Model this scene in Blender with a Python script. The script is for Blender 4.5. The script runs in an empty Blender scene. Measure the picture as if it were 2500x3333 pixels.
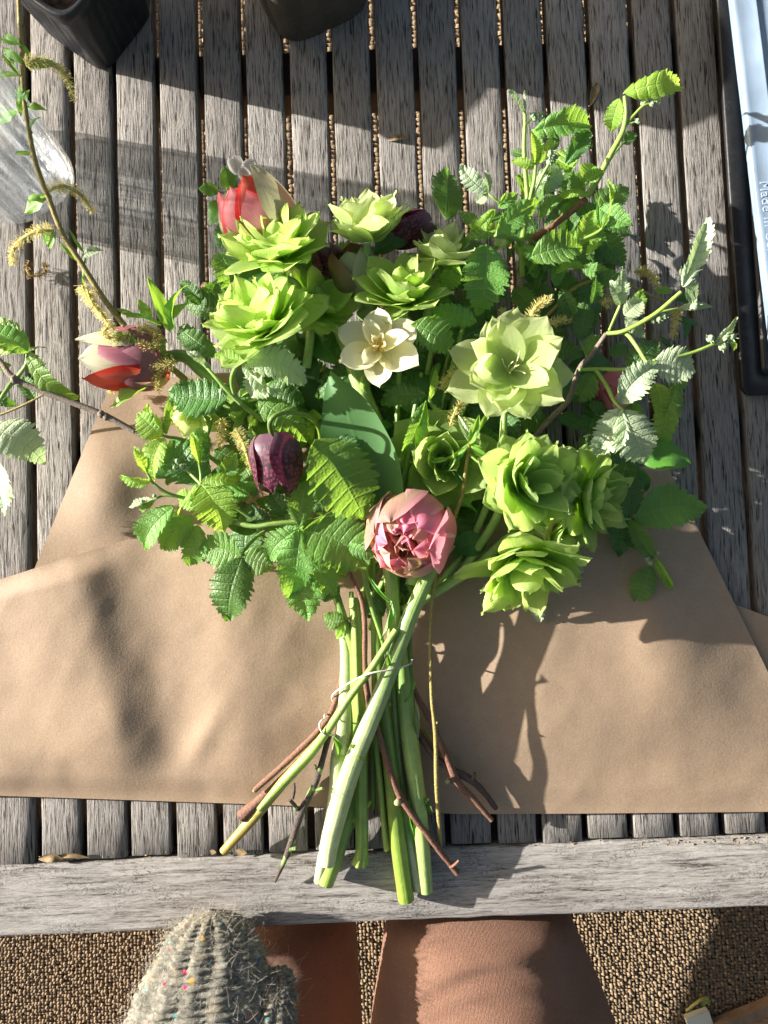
import bpy, math, random
from mathutils import Vector, Matrix, noise
R = math.radians
sc = bpy.context.scene
random.seed(7)

# ------------------------------------------------------------------ camera, sky, sun, exposure
CAM_H = 0.718
TILT, ROLL, FOV = R(3.0), R(-2.2), R(69.4)
cd = bpy.data.cameras.new('camera'); cam = bpy.data.objects.new('camera', cd)
sc.collection.objects.link(cam); sc.camera = cam
cam.location = (0, 0, CAM_H); cam.rotation_euler = (TILT, 0, ROLL)
cd.sensor_fit = 'VERTICAL'; cd.angle_y = FOV; cd.clip_start = 0.01; cd.clip_end = 50
CAMROT = cam.rotation_euler.to_matrix()
FPX = 1666.5 / math.tan(FOV / 2)

SUN_AZ, SUN_EL = R(13), R(16.5)            # direction the light travels to (below image right) and its height
sdir = Vector((math.cos(SUN_AZ) * math.cos(SUN_EL), -math.sin(SUN_AZ) * math.cos(SUN_EL), -math.sin(SUN_EL)))
sl = bpy.data.lights.new('sun', 'SUN'); sl.energy = 5.0; sl.angle = R(0.55); sl.color = (1.0, 0.955, 0.90)
so = bpy.data.objects.new('sun', sl); sc.collection.objects.link(so)
so.rotation_euler = sdir.to_track_quat('-Z', 'Y').to_euler(); so.location = (-2, 0.5, 1.5)
w = bpy.data.worlds.new('World'); sc.world = w; w.use_nodes = True
nt = w.node_tree; nt.nodes.clear()
sky = nt.nodes.new('ShaderNodeTexSky'); sky.sky_type = 'NISHITA'; sky.sun_disc = False
sky.dust_density = 4.0; sky.ozone_density = 0.0; sky.sun_elevation = SUN_EL; sky.sun_rotation = math.atan2(-sdir.x, -sdir.y)
bg = nt.nodes.new('ShaderNodeBackground'); bg.inputs['Strength'].default_value = 0.05
wo = nt.nodes.new('ShaderNodeOutputWorld')
nt.links.new(sky.outputs[0], bg.inputs[0]); nt.links.new(bg.outputs[0], wo.inputs[0])
sc.view_settings.view_transform = 'Standard'; sc.view_settings.look = 'None'
sc.view_settings.gamma = 1; sc.view_settings.exposure = 1.75
sc.cycles.max_bounces = 8; sc.cycles.transparent_max_bounces = 16

# ------------------------------------------------------------------ helpers
def P(x, y, z=0.0):
    """point at height z above the table top for a place read off the photograph (2500 x 3333)"""
    d = CAMROT @ Vector(((x - 1250) / FPX, -(y - 1666.5) / FPX, -1.0))
    k = (z - CAM_H) / d.z
    return Vector((0, 0, CAM_H)) + d * k
K = 0.0002986
CROPS = {'n': (0, 0, 1), 'f': (0, 0, .6636), 'c1': (0, 0, 1.659), 'c2': (600, 450, 1.659), 'c3': (1400, 150, 1.508),
         'c4': (0, 850, 1.659), 'c5': (700, 1200, 1.843), 'c6': (1350, 950, 1.580), 'b1': (650, 1850, 1.580),
         'b3': (0, 1700, 1.508), 'b4': (1500, 1700, 1.659), 'z5': (1500, 300, 2.765), 'z3': (0, 150, 2.458)}
def Q(c, x, y, z=0.0):
    x0, y0, s = CROPS[c]
    return P(x0 + x / s, y0 + y / s, z)

def link(o):
    sc.collection.objects.link(o); return o
def thing(name, label, cat, group=None, loc=(0, 0, 0), kind=None):
    o = link(bpy.data.objects.new(name, None)); o.location = loc; o.empty_display_size = .02
    o['label'] = label; o['category'] = cat
    if group: o['group'] = group
    if kind: o['kind'] = kind
    return o
def tag(o, label, cat, group=None):
    o['label'] = label; o['category'] = cat
    if group: o['group'] = group
    return o
def mk(name, vs, fs, mat, uv=None, smooth=True):
    me = bpy.data.meshes.new(name); me.from_pydata([tuple(v) for v in vs], [], fs)
    for m in (mat if isinstance(mat, (list, tuple)) else [mat]): me.materials.append(m)
    if smooth: me.polygons.foreach_set('use_smooth', [True] * len(me.polygons))
    if uv:
        l = me.uv_layers.new(name='UVMap'); n = len(me.loops)
        idx = [0] * n; me.loops.foreach_get('vertex_index', idx)
        flat = []
        for i in idx: flat += [uv[i][0], uv[i][1]]
        l.data.foreach_set('uv', flat)
    me.update(); return me
def part(parent, name, me, M=None, kind=None, label=None):
    o = link(bpy.data.objects.new(name, me))
    M = M or Matrix.Identity(4)
    if parent is not None:
        o.parent = parent
        r = parent; off = Vector(parent.location)
        while r.parent: r = r.parent; off = off + Vector(r.location)
        M = Matrix.Translation(-off) @ M
    o.matrix_basis = M
    if kind: o['kind'] = kind
    if label: o['label'] = label
    return o
def gridm(name, ni, nj, f, mat, smooth=True):
    vs, uv, fs = [], [], []
    for i in range(ni + 1):
        for j in range(nj + 1):
            s, t = i / ni, j / nj
            vs.append(f(s, t)); uv.append((s, t))
    for i in range(ni):
        for j in range(nj):
            a = i * (nj + 1) + j
            fs.append((a, a + 1, a + nj + 2, a + nj + 1))
    return mk(name, vs, fs, mat, uv, smooth)
def lerp(a, b, t): return a + (b - a) * t
def smooth01(a, b, x):
    t = max(0, min(1, (x - a) / (b - a))); return t * t * (3 - 2 * t)
def poly_at(pts, u):
    """point at share u of a polyline (by index)"""
    n = len(pts) - 1; k = min(int(u * n), n - 1); return Vector(pts[k]).lerp(Vector(pts[k + 1]), u * n - k)
def catmull(pts, m):
    if len(pts) < 3: return [Vector(pts[0]).lerp(Vector(pts[-1]), i / m) for i in range(m + 1)]
    q = [Vector(p) for p in pts]; q = [2 * q[0] - q[1]] + q + [2 * q[-1] - q[-2]]
    out = []
    for k in range(1, len(q) - 2):
        a, b, c, d = q[k - 1:k + 3]
        for i in range(m):
            t = i / m
            out.append(.5 * (2 * b + (c - a) * t + (2 * a - 5 * b + 4 * c - d) * t * t + (3 * b - a - 3 * c + d) * t ** 3))
    out.append(q[-2]); return out
def tube_data(pts, rad, n=10, m=5, wob=0.0, lobes=0, lobe_amp=0.0, seed=0):
    c = catmull(pts, m); N = len(c); vs, uv, fs = [], [], []
    rad = rad if isinstance(rad, (list, tuple)) else [rad, rad]
    up = Vector((.31, .22, .92)); rr = random.Random(seed)
    for i, p in enumerate(c):
        t = (c[min(i + 1, N - 1)] - c[max(i - 1, 0)]).normalized()
        a = t.cross(up).normalized(); b = a.cross(t)
        u = i / (N - 1); k = u * (len(rad) - 1); j = min(int(k), len(rad) - 2)
        r0 = lerp(rad[j], rad[j + 1], k - j) * (1 + wob * rr.uniform(-1, 1))
        for q in range(n):
            th = 2 * math.pi * q / n
            r = r0 * (1 + lobe_amp * math.cos(lobes * th)) if lobes else r0
            vs.append(p + a * (math.cos(th) * r) + b * (math.sin(th) * r)); uv.append((u, q / n))
    for i in range(N - 1):
        for q in range(n):
            fs.append((i * n + q, i * n + (q + 1) % n, (i + 1) * n + (q + 1) % n, (i + 1) * n + q))
    for base, rev in ((0, True), ((N - 1) * n, False)):          # cut ends with an edge of their own
        o = len(vs); vs += [vs[base + q] for q in range(n)]; uv += [uv[base + q] for q in range(n)]
        t = tuple(range(o, o + n)); fs.append(t[::-1] if rev else t)
    return vs, fs, uv
def tube(name, pts, rad, mat, **k):
    v, f, u = tube_data(pts, rad, **k); return mk(name, v, f, mat, u)
class Bag:
    """collects pieces of one part into one mesh"""
    def __init__(s): s.v, s.f, s.u = [], [], []
    def add(s, d):
        o = len(s.v); s.v += list(d[0]); s.f += [tuple(i + o for i in q) for q in d[1]]; s.u += list(d[2]); return s
    def mesh(s, name, mat, smooth=True): return mk(name, s.v, s.f, mat, s.u, smooth)
def box_data(c, sx, sy, sz, rz=0):
    vs = []
    for z in (-1, 1):
        for x, y in ((-1, -1), (1, -1), (1, 1), (-1, 1)):
            X, Y = x * sx / 2, y * sy / 2
            vs.append(Vector((c[0] + X * math.cos(rz) - Y * math.sin(rz), c[1] + X * math.sin(rz) + Y * math.cos(rz), c[2] + z * sz / 2)))
    fs = [(3, 2, 1, 0), (4, 5, 6, 7), (0, 1, 5, 4), (1, 2, 6, 5), (2, 3, 7, 6), (3, 0, 4, 7)]
    return vs, fs, [(0, 0)] * 8
def blob_data(c, r, n=8, m=5, sq=(1, 1, 1), seed=0, rough=.0):
    rr = random.Random(seed); vs, fs, uv = [], [], []
    for i in range(m + 1):
        ph = math.pi * i / m
        for j in range(n):
            th = 2 * math.pi * j / n; k = r * (1 + rough * rr.uniform(-1, 1))
            vs.append(Vector(c) + Vector((math.sin(ph) * math.cos(th) * k * sq[0], math.sin(ph) * math.sin(th) * k * sq[1], math.cos(ph) * k * sq[2])))
            uv.append((i / m, j / n))
    for i in range(m):
        for j in range(n):
            fs.append((i * n + j, (i + 1) * n + j, (i + 1) * n + (j + 1) % n, i * n + (j + 1) % n))
    return vs, fs, uv

# ------------------------------------------------------------------ materials
class NT:
    def __init__(s, name):
        s.m = bpy.data.materials.new(name); s.m.use_nodes = True; s.t = s.m.node_tree; s.t.nodes.clear()
        s.out = s.n('OutputMaterial')
    def n(s, typ, **kw):
        nd = s.t.nodes.new('ShaderNode' + typ)
        for k, v in kw.items():
            if k.startswith('i_'):
                key = k[2:]; nd.inputs[int(key) if key.isdigit() else key].default_value = v
            else: setattr(nd, k, v)
        return nd
    def l(s, a, b): s.t.links.new(a, b); return b
    def math(s, op, a, b=None, c=None, clamp=False):
        nd = s.n('Math', operation=op, use_clamp=clamp)
        for i, x in enumerate((a, b, c)):
            if x is None: continue
            if isinstance(x, (int, float)): nd.inputs[i].default_value = x
            else: s.l(x, nd.inputs[i])
        return nd.outputs[0]
    def ramp(s, fac, stops, interp='LINEAR'):
        nd = s.n('ValToRGB'); cr = nd.color_ramp; cr.interpolation = interp
        while len(cr.elements) < len(stops): cr.elements.new(.5)
        for e, (p, c) in zip(cr.elements, stops):
            e.position = p; e.color = (c, c, c, 1) if isinstance(c, (int, float)) else (*c, 1)
        s.l(fac, nd.inputs[0]); return nd.outputs[0]
    def mix(s, fac, a, b, blend='MIX'):
        nd = s.n('Mix', data_type='RGBA', blend_type=blend)
        for x, i in ((fac, 0), (a, 6), (b, 7)):
            if isinstance(x, (int, float)): nd.inputs[i].default_value = x
            elif isinstance(x, tuple): nd.inputs[i].default_value = (*x, 1)
            else: s.l(x, nd.inputs[i])
        return nd.outputs[2]
    def noise(s, vec, scale, detail=4, rough=.55, dist=0.0):
        nd = s.n('TexNoise'); nd.inputs['Scale'].default_value = scale; nd.inputs['Detail'].default_value = detail
        nd.inputs['Roughness'].default_value = rough; nd.inputs['Distortion'].default_value = dist
        if vec is not None: s.l(vec, nd.inputs['Vector'])
        return nd.outputs[0]
    def mapping(s, vec, scale=(1, 1, 1), loc=None, rot=None):
        nd = s.n('Mapping'); nd.inputs['Scale'].default_value = scale
        if rot: nd.inputs['Rotation'].default_value = rot
        if loc is not None:
            if isinstance(loc, tuple): nd.inputs['Location'].default_value = loc
            else: s.l(loc, nd.inputs['Location'])
        s.l(vec, nd.inputs['Vector']); return nd.outputs[0]
    def bump(s, h, strength=.5, dist=.001, normal=None):
        nd = s.n('Bump'); nd.inputs['Strength'].default_value = strength; nd.inputs['Distance'].default_value = dist
        s.l(h, nd.inputs['Height'])
        if normal is not None: s.l(normal, nd.inputs['Normal'])
        return nd.outputs[0]
    def bsdf(s, col, rough=.6, spec=.4, normal=None, **kw):
        nd = s.n('BsdfPrincipled')
        if isinstance(col, tuple): nd.inputs['Base Color'].default_value = (*col, 1)
        else: s.l(col, nd.inputs['Base Color'])
        if isinstance(rough, (int, float)): nd.inputs['Roughness'].default_value = rough
        else: s.l(rough, nd.inputs['Roughness'])
        nd.inputs['Specular IOR Level'].default_value = spec
        if normal is not None: s.l(normal, nd.inputs['Normal'])
        for k, v in kw.items(): nd.inputs[k.replace('_', ' ')].default_value = v
        return nd.outputs[0]
    def done(s, sh): s.l(sh, s.out.inputs['Surface']); return s.m
    def co(s, which='Object'): return s.n('TexCoord').outputs[which]
    def geo(s, which): return s.n('NewGeometry').outputs[which]
    def rnd(s): return s.n('ObjectInfo').outputs['Random']
    def addshift(s, vec, k=37.0):
        v = s.n('CombineXYZ'); r = s.rnd()
        s.l(s.math('MULTIPLY', r, k), v.inputs[0]); s.l(s.math('MULTIPLY', r, k * 1.7), v.inputs[1])
        a = s.n('VectorMath', operation='ADD'); s.l(vec, a.inputs[0]); s.l(v.outputs[0], a.inputs[1]); return a.outputs[0]

def two_face(s, front, translucent_col, fac, normal=None):
    tr = s.n('BsdfTranslucent')
    if isinstance(translucent_col, tuple): tr.inputs[0].default_value = (*translucent_col, 1)
    else: s.l(translucent_col, tr.inputs[0])
    if normal is not None: s.l(normal, tr.inputs['Normal'])
    mx = s.n('MixShader'); mx.inputs[0].default_value = fac
    s.l(front, mx.inputs[1]); s.l(tr.outputs[0], mx.inputs[2]); return mx.outputs[0]

def wood_mat(name, axis, tone=1.0, warm=0.0, dens=1.0):
    s = NT(name); v = s.addshift(s.co())
    al, ac = 46, 900 * dens                                   # along / across the grain
    sc1 = (ac, al, ac) if axis == 'Y' else (al, ac, ac)
    sc2 = (ac * .55, al * .8, ac * .55) if axis == 'Y' else (al * .8, ac * .55, ac * .55)
    wob = s.noise(s.mapping(v, (30, 60, 30) if axis == 'Y' else (60, 30, 30)), 1, 2)
    g1 = s.noise(s.mapping(v, sc1), 1, 5, .62, .6)
    g2 = s.noise(s.mapping(v, sc2), 1, 3, .5, .9)
    big = s.noise(s.mapping(v, (14, 5, 14) if axis == 'Y' else (5, 14, 14)), 1, 3)
    hh = s.math('ADD', s.math('MULTIPLY', g1, .65), s.math('MULTIPLY', g2, .5))
    hh = s.math('ADD', hh, s.math('MULTIPLY', wob, .06))
    cr = s.ramp(hh, [(.485, 0.0), (.54, .5), (.64, 1.0)])
    lo = (.022, .019, .016); hi = (.272 * tone, .257 * tone, .238 * tone)
    mid = (.152 * tone, .141 * tone, .127 * tone)
    col = s.ramp(cr, [(0, lo), (.45, mid), (1, hi)])
    tint = s.ramp(big, [(.3, (.84, .82, .80)), (.7, (1.08, 1.07, 1.06))])
    col = s.mix(1.0, col, tint, 'MULTIPLY')
    val = s.math('ADD', s.math('MULTIPLY', s.rnd(), .28), .86)
    vv = s.n('CombineXYZ'); [s.l(val, vv.inputs[i]) for i in range(3)]
    col = s.mix(1.0, col, vv.outputs[0], 'MULTIPLY')
    fine = s.noise(s.mapping(v, (1500, 300, 900) if axis == 'Y' else (300, 1500, 900)), 1, 2)
    h2 = s.math('ADD', hh, s.math('MULTIPLY', fine, .12))
    return s.done(s.bsdf(col, .82, .25, s.bump(h2, .9, .0034)))

M_SLAT = wood_mat('weathered_slat_wood', 'Y', .95)
def rail_mat():
    s = NT('weathered_rail_wood'); v = s.co()
    g1 = s.noise(s.mapping(v, (90, 900, 200)), 1, 5, .7, .6)
    g2 = s.noise(s.mapping(v, (16, 240, 90)), 1, 3, .5, .9)
    vo = s.n('TexVoronoi'); vo.inputs['Scale'].default_value = 1; s.l(s.mapping(v, (160, 420, 200)), vo.inputs['Vector'])
    pits = s.ramp(vo.outputs['Distance'], [(0, .0), (.28, 1)])
    where = s.ramp(s.noise(s.mapping(v, (18, 40, 20)), 1, 4, .6), [(.48, 0.0), (.60, 1.0)])
    sp = s.noise(s.mapping(v, (420, 700, 400)), 1, 3, .7)
    speck = s.ramp(sp, [(.34, 0), (.46, 1)])
    hh = s.math('ADD', s.math('MULTIPLY', g1, .6), s.math('MULTIPLY', g2, .5))
    col = s.ramp(hh, [(.40, (.055, .048, .042)), (.47, (.20, .185, .168)), (.56, (.31, .295, .275)), (.7, (.40, .385, .36))])
    pit = s.math('MULTIPLY', s.math('SUBTRACT', 1.0, speck), where)
    col = s.mix(s.math('MULTIPLY', pit, .8), col, (.03, .026, .022))
    big = s.ramp(s.noise(s.mapping(v, (5, 9, 5)), 1, 3), [(.3, (.86, .85, .84)), (.7, (1.08, 1.07, 1.05))])
    col = s.mix(1.0, col, big, 'MULTIPLY')
    h2 = s.math('SUBTRACT', s.math('ADD', hh, s.math('MULTIPLY', sp, .25)), s.math('MULTIPLY', pit, .25))
    return s.done(s.bsdf(col, .82, .25, s.bump(h2, .7, .003)))
M_RAIL = rail_mat()
def plain(name, col, rough=.6, spec=.4, var=.0, nscale=60, bump=0.0, bscale=300, bdist=.0006, **kw):
    s = NT(name); v = s.co(); c = col
    if var:
        f = s.noise(v, nscale, 4); a = tuple(x * (1 - var) for x in col); b = tuple(min(1, x * (1 + var)) for x in col)
        c = s.ramp(f, [(.3, a), (.7, b)])
    nrm = s.bump(s.noise(v, bscale, 4), bump, bdist) if bump else None
    return s.done(s.bsdf(c, rough, spec, nrm, **kw))
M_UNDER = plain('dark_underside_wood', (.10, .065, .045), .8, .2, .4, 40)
def paper_mat():
    s = NT('brown_kraft_paper'); v = s.co()
    f1 = s.noise(v, 900, 5, .7); f2 = s.noise(v, 70, 4); f3 = s.noise(s.mapping(v, (240, 900, 500)), 1, 3, .6)
    col = s.ramp(s.math('ADD', s.math('MULTIPLY', f1, .7), s.math('MULTIPLY', f3, .3)), [(.3, (.27, .190, .122)), (.7, (.41, .305, .208))])
    col = s.mix(1.0, col, s.ramp(f2, [(.3, (.95, .94, .93)), (.7, (1.04, 1.04, 1.04))]), 'MULTIPLY')
    h = s.math('ADD', s.math('MULTIPLY', s.noise(v, 420, 4, .6), .5), s.math('MULTIPLY', s.noise(v, 40, 2, .5), .5))
    return s.done(two_face(s, s.bsdf(col, .62, .35, s.bump(h, .3, .0013)), (.30, .17, .08), .12))
M_PAPER = paper_mat()

def leaf_mat(name, col, back, trans, tf=.33, rough=.42, veins=8, vein_k=.5, veincol=None, spec=.45, rel=.6):
    s = NT(name); uvn = s.n('UVMap').outputs[0]; sep = s.n('SeparateXYZ'); s.l(uvn, sep.inputs[0])
    t = s.math('ABSOLUTE', s.math('SUBTRACT', s.math('MULTIPLY', sep.outputs[1], 2.0), 1.0))
    fr = s.math('FRACT', s.math('MULTIPLY', sep.outputs[0], float(veins)))
    near = s.math('MINIMUM', fr, s.math('SUBTRACT', 1.0, fr))
    lat = s.ramp(near, [(.0, 1.0), (.13, 0.0)])
    mid = s.ramp(t, [(.0, 1.0), (.09, 0.0)])
    vein = s.math('MAXIMUM', lat, mid) if veins > 1 else mid
    ob = s.addshift(s.co())
    n1 = s.noise(ob, 2.6, 4); rd = s.rnd()
    hsv = s.n('HueSaturation'); hsv.inputs['Color'].default_value = (*col, 1)
    s.l(s.math('ADD', s.math('MULTIPLY', rd, .03), .487), hsv.inputs['Hue'])
    s.l(s.math('ADD', s.math('MULTIPLY', n1, .55), s.math('ADD', s.math('MULTIPLY', rd, .35), .58)), hsv.inputs['Value'])
    vc = veincol or tuple(min(1, c * 1.5 + .05) for c in col)
    c = s.mix(s.math('MULTIPLY', vein, vein_k), hsv.outputs[0], vc)
    c = s.mix(s.geo('Backfacing'), c, s.mix(s.math('MULTIPLY', vein, .5), back, tuple(min(1, x * 1.2) for x in back)))
    cell = s.n('TexVoronoi'); cell.inputs['Scale'].default_value = 34; s.l(ob, cell.inputs['Vector'])
    h = s.math('ADD', s.math('MULTIPLY', cell.outputs['Distance'], -.55), s.math('MULTIPLY', vein, -.7))
    h = s.math('ADD', h, s.math('MULTIPLY', s.noise(ob, 60, 3), .3))
    nrm = s.bump(h, rel, .0014)
    return s.done(two_face(s, s.bsdf(c, rough, spec, nrm), trans, tf, nrm))
LEAF = {
 'g': leaf_mat('raspberry_leaf_green', (.13, .27, .055), (.30, .40, .22), (.34, .58, .06), .42),
 'b': leaf_mat('raspberry_leaf_young', (.24, .42, .06), (.33, .45, .20), (.52, .76, .09), .50),
 'd': leaf_mat('raspberry_leaf_dark', (.075, .17, .04), (.24, .33, .18), (.18, .38, .035), .34),  # darker leaf copy; also puts shade into the colour of tucked-under leaves
 'p': leaf_mat('raspberry_leaf_pale', (.42, .52, .32), (.14, .27, .07), (.46, .62, .24), .34, .6, vein_k=.35, veincol=(.42, .52, .26)),
 's': leaf_mat('smooth_leaf_green', (.10, .24, .035), (.26, .38, .16), (.26, .50, .03), .34, .38, veins=1, rel=.25),
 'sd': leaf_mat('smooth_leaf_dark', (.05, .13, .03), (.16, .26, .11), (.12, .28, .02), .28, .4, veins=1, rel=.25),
 'w': leaf_mat('willow_leaf_green', (.16, .33, .045), (.30, .42, .16), (.36, .60, .05), .38, .45, veins=1, rel=.2),
}
def petal_mat(name, base, tip, trans, tf=.42, mid=None, rough=.5, streak=.25, edge=None, edge_w=.25, spec=.3):
    s = NT(name); uvn = s.n('UVMap').outputs[0]; sep = s.n('SeparateXYZ'); s.l(uvn, sep.inputs[0])
    ob = s.addshift(s.co())
    n = s.noise(ob, 12, 3)
    f = s.math('ADD', sep.outputs[0], s.math('MULTIPLY', s.math('SUBTRACT', n, .5), .25))
    c = s.ramp(f, [(.0, base), (.5, mid or tuple((a + b) / 2 for a, b in zip(base, tip))), (1.0, tip)])
    st = s.noise(s.mapping(s.addshift(uvn, 9), (2.5, 46, 1)), 1, 3, .6)
    c = s.mix(streak, c, s.ramp(st, [(.3, tuple(x * .55 for x in base)), (.7, tuple(min(1, x * 1.15) for x in tip))]))
    if edge:
        t = s.math('ABSOLUTE', s.math('SUBTRACT', s.math('MULTIPLY', sep.outputs[1], 2.0), 1.0))
        e = s.math('ADD', t, s.math('MULTIPLY', s.math('SUBTRACT', st, .5), .5))
        c = s.mix(s.ramp(e, [(1 - edge_w - .12, 0.0), (1 - edge_w + .12, 1.0)]), c, edge)
    rv = s.math('ADD', s.math('MULTIPLY', s.rnd(), .24), .88); vv = s.n('CombineXYZ'); [s.l(rv, vv.inputs[i]) for i in range(3)]
    c = s.mix(1.0, c, vv.outputs[0], 'MULTIPLY')
    nrm = s.bump(s.math('ADD', st, s.math('MULTIPLY', n, .6)), .4, .0011)
    return s.done(two_face(s, s.bsdf(c, rough, spec, nrm), trans, tf, nrm))
HELL = petal_mat('hellebore_petal', (.33, .51, .09), (.52, .63, .26), (.64, .84, .22), .60, (.42, .58, .16), .66, streak=.2, spec=.16)
HELL2 = petal_mat('hellebore_petal_pale', (.42, .55, .16), (.62, .68, .38), (.74, .86, .36), .58, (.54, .63, .28), .66, streak=.2, spec=.16)
HELL3 = petal_mat('hellebore_petal_bluish', (.28, .45, .11), (.46, .57, .25), (.56, .76, .20), .58, (.37, .52, .16), .66, streak=.22, spec=.16)
DAFF = petal_mat('cream_narcissus_petal', (.80, .74, .30), (.86, .84, .62), (.90, .86, .50), .36, (.86, .82, .54), streak=.1)
TUL_RED = petal_mat('tulip_petal_red', (.55, .48, .30), (.62, .05, .035), (.95, .16, .07), .38, (.52, .10, .09), streak=.45, edge=(.66, .02, .02), edge_w=.25, spec=.2)
TUL_FLAME = petal_mat('tulip_petal_flamed', (.66, .60, .46), (.55, .05, .10), (.90, .25, .20), .35, (.60, .26, .28), streak=.45, edge=(.66, .015, .02), edge_w=.14)
TUL_WHITE = petal_mat('tulip_petal_white_green', (.40, .48, .24), (.66, .62, .46), (.80, .80, .55), .38, (.55, .58, .38), streak=.45, spec=.2)
TUL_SAGE = petal_mat('tulip_petal_sage', (.36, .42, .22), (.46, .46, .32), (.60, .62, .34), .3, (.40, .45, .27), streak=.35)
TUL_MAR = petal_mat('tulip_petal_maroon', (.42, .34, .26), (.28, .06, .12), (.55, .10, .18), .32, (.32, .10, .15), streak=.5, edge=(.40, .18, .22), edge_w=.1, spec=.2)
TUL_PINK = petal_mat('tulip_petal_pink', (.66, .44, .34), (.78, .23, .36), (.95, .40, .46), .42, (.78, .29, .38), streak=.2, edge=(.80, .52, .52), edge_w=.10)
TUL_SALM = petal_mat('tulip_petal_salmon', (.60, .56, .30), (.78, .46, .40), (.92, .55, .40), .42, (.74, .50, .38), streak=.3)
TUL_OLIVE = petal_mat('tulip_petal_olive_pink', (.24, .32, .10), (.44, .20, .22), (.50, .40, .14), .3, (.30, .32, .13), streak=.5, edge=(.55, .24, .28), edge_w=.2)
TUL_DARK = petal_mat('tulip_petal_green_maroon', (.18, .26, .10), (.22, .06, .08), (.30, .22, .08), .25, (.20, .20, .10), streak=.5)
WHITE = petal_mat('white_blossom_petal', (.75, .72, .62), (.84, .82, .80), (.85, .82, .75), .4, streak=.08)
def frit_mat():
    s = NT('chequered_purple_petal'); uvn = s.n('UVMap').outputs[0]
    v = s.n('TexVoronoi'); v.distance = 'CHEBYCHEV'; v.inputs['Scale'].default_value = 1; v.inputs['Randomness'].default_value = .45
    s.l(s.mapping(uvn, (13, 8, 1)), v.inputs['Vector'])
    c = s.ramp(v.outputs['Distance'], [(.22, (.19, .04, .075)), (.34, (.11, .025, .045)), (.42, (.022, .006, .014))])
    sep = s.n('SeparateXYZ'); s.l(uvn, sep.inputs[0])
    c = s.mix(s.ramp(sep.outputs[0], [(.06, 1.0), (.42, 0.0)]), c, (.12, .06, .09))
    return s.done(two_face(s, s.bsdf(c, .42, .4, s.bump(s.noise(s.mapping(uvn, (3, 40, 1)), 1, 3), .25, .0008)), (.30, .04, .08), .16))
FRIT = frit_mat()
def stem_mat(name, a, b, rough=.4, tr=.12, streak=26):
    s = NT(name); uvn = s.n('UVMap').outputs[0]; sep = s.n('SeparateXYZ'); s.l(uvn, sep.inputs[0]); ob = s.addshift(s.co())
    n = s.noise(ob, 9, 3); f = s.math('ADD', sep.outputs[0], s.math('MULTIPLY', s.math('SUBTRACT', n, .5), .7))
    c = s.ramp(f, [(.1, a), (.9, b)])
    st = s.noise(s.mapping(s.addshift(uvn, 5), (1.5, streak, 1)), 1, 3, .6)
    c = s.mix(.35, c, s.ramp(st, [(.3, tuple(x * .6 for x in a)), (.7, tuple(min(1, x * 1.25) for x in b))]))
    sp = s.ramp(s.noise(ob, 420, 3, .6), [(.60, 0.0), (.68, .5)]); c = s.mix(sp, c, (.16, .14, .05))
    c = s.mix(1.0, c, s.ramp(s.noise(ob, 55, 4, .6), [(.3, (.72, .76, .66)), (.7, (1.12, 1.08, 1.05))]), 'MULTIPLY')
    nrm = s.bump(s.math('ADD', st, s.math('MULTIPLY', s.noise(ob, 220, 3), .6)), .5, .0012)
    return s.done(two_face(s, s.bsdf(c, rough, .45, nrm), tuple(min(1, x * 1.4) for x in b), tr))
ST_GREEN = stem_mat('green_stem', (.16, .30, .06), (.30, .46, .11))
ST_PALE = stem_mat('pale_green_stem', (.20, .36, .08), (.38, .52, .18))
ST_LIME = stem_mat('lime_stem', (.22, .36, .07), (.34, .48, .10))
ST_DARK = stem_mat('dark_green_stem', (.10, .19, .05), (.24, .36, .05))
ST_WHITE = stem_mat('blanched_stem', (.34, .46, .18), (.56, .58, .40))
ST_WHT2 = stem_mat('stem_blanching_to_white', (.17, .34, .06), (.54, .60, .36))
ST_YEL = stem_mat('yellow_brown_stem', (.36, .40, .10), (.42, .30, .07))
def twig_mat(name, a, b, moss=None):
    s = NT(name); ob = s.co(); n = s.noise(ob, 500, 4, .65); n2 = s.noise(ob, 90, 3)
    c = s.ramp(n, [(.3, a), (.7, b)])
    if moss: c = s.mix(s.ramp(n2, [(.56, 0.0), (.63, 1.0)]), c, moss)
    return s.done(s.bsdf(c, .7, .3, s.bump(s.math('ADD', n, s.math('MULTIPLY', n2, .8)), .7, .0015)))
TW_BROWN = twig_mat('brown_twig_bark', (.11, .05, .032), (.24, .125, .08))
TW_DARK = twig_mat('dark_twig_bark', (.05, .032, .026), (.13, .085, .065))
TW_MOSS = twig_mat('mossy_twig_bark', (.035, .026, .024), (.10, .075, .06), (.20, .30, .09))
TW_WILLOW = twig_mat('willow_twig_bark', (.20, .15, .05), (.34, .28, .09))
TW_GREY = twig_mat('grey_twig_bark', (.12, .095, .075), (.24, .19, .15))
CUT = plain('cut_twig_wood', (.32, .32, .14), .6, .3, .25, 200)
CAT_CORE = plain('catkin_core', (.40, .36, .12), .7, .2, .3, 300)
CAT_HAIR = petal_mat('catkin_filaments', (.60, .55, .26), (.74, .64, .24), (.80, .70, .3), .4, streak=0)
CAT_DRY = plain('dry_catkin', (.30, .21, .09), .8, .2, .4, 300)
BUD = plain('woolly_bud', (.27, .36, .20), .9, .1, .25, 300, .5, 900, .001)
YELLOW = plain('yellow_anther', (.72, .50, .08), .6, .3, .2, 300)
PALEST = plain('pale_stamen', (.66, .70, .34), .6, .3, .2, 300)
TUFT = plain('tulip_pistil', (.62, .66, .45), .5, .4, .15, 300)
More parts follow.
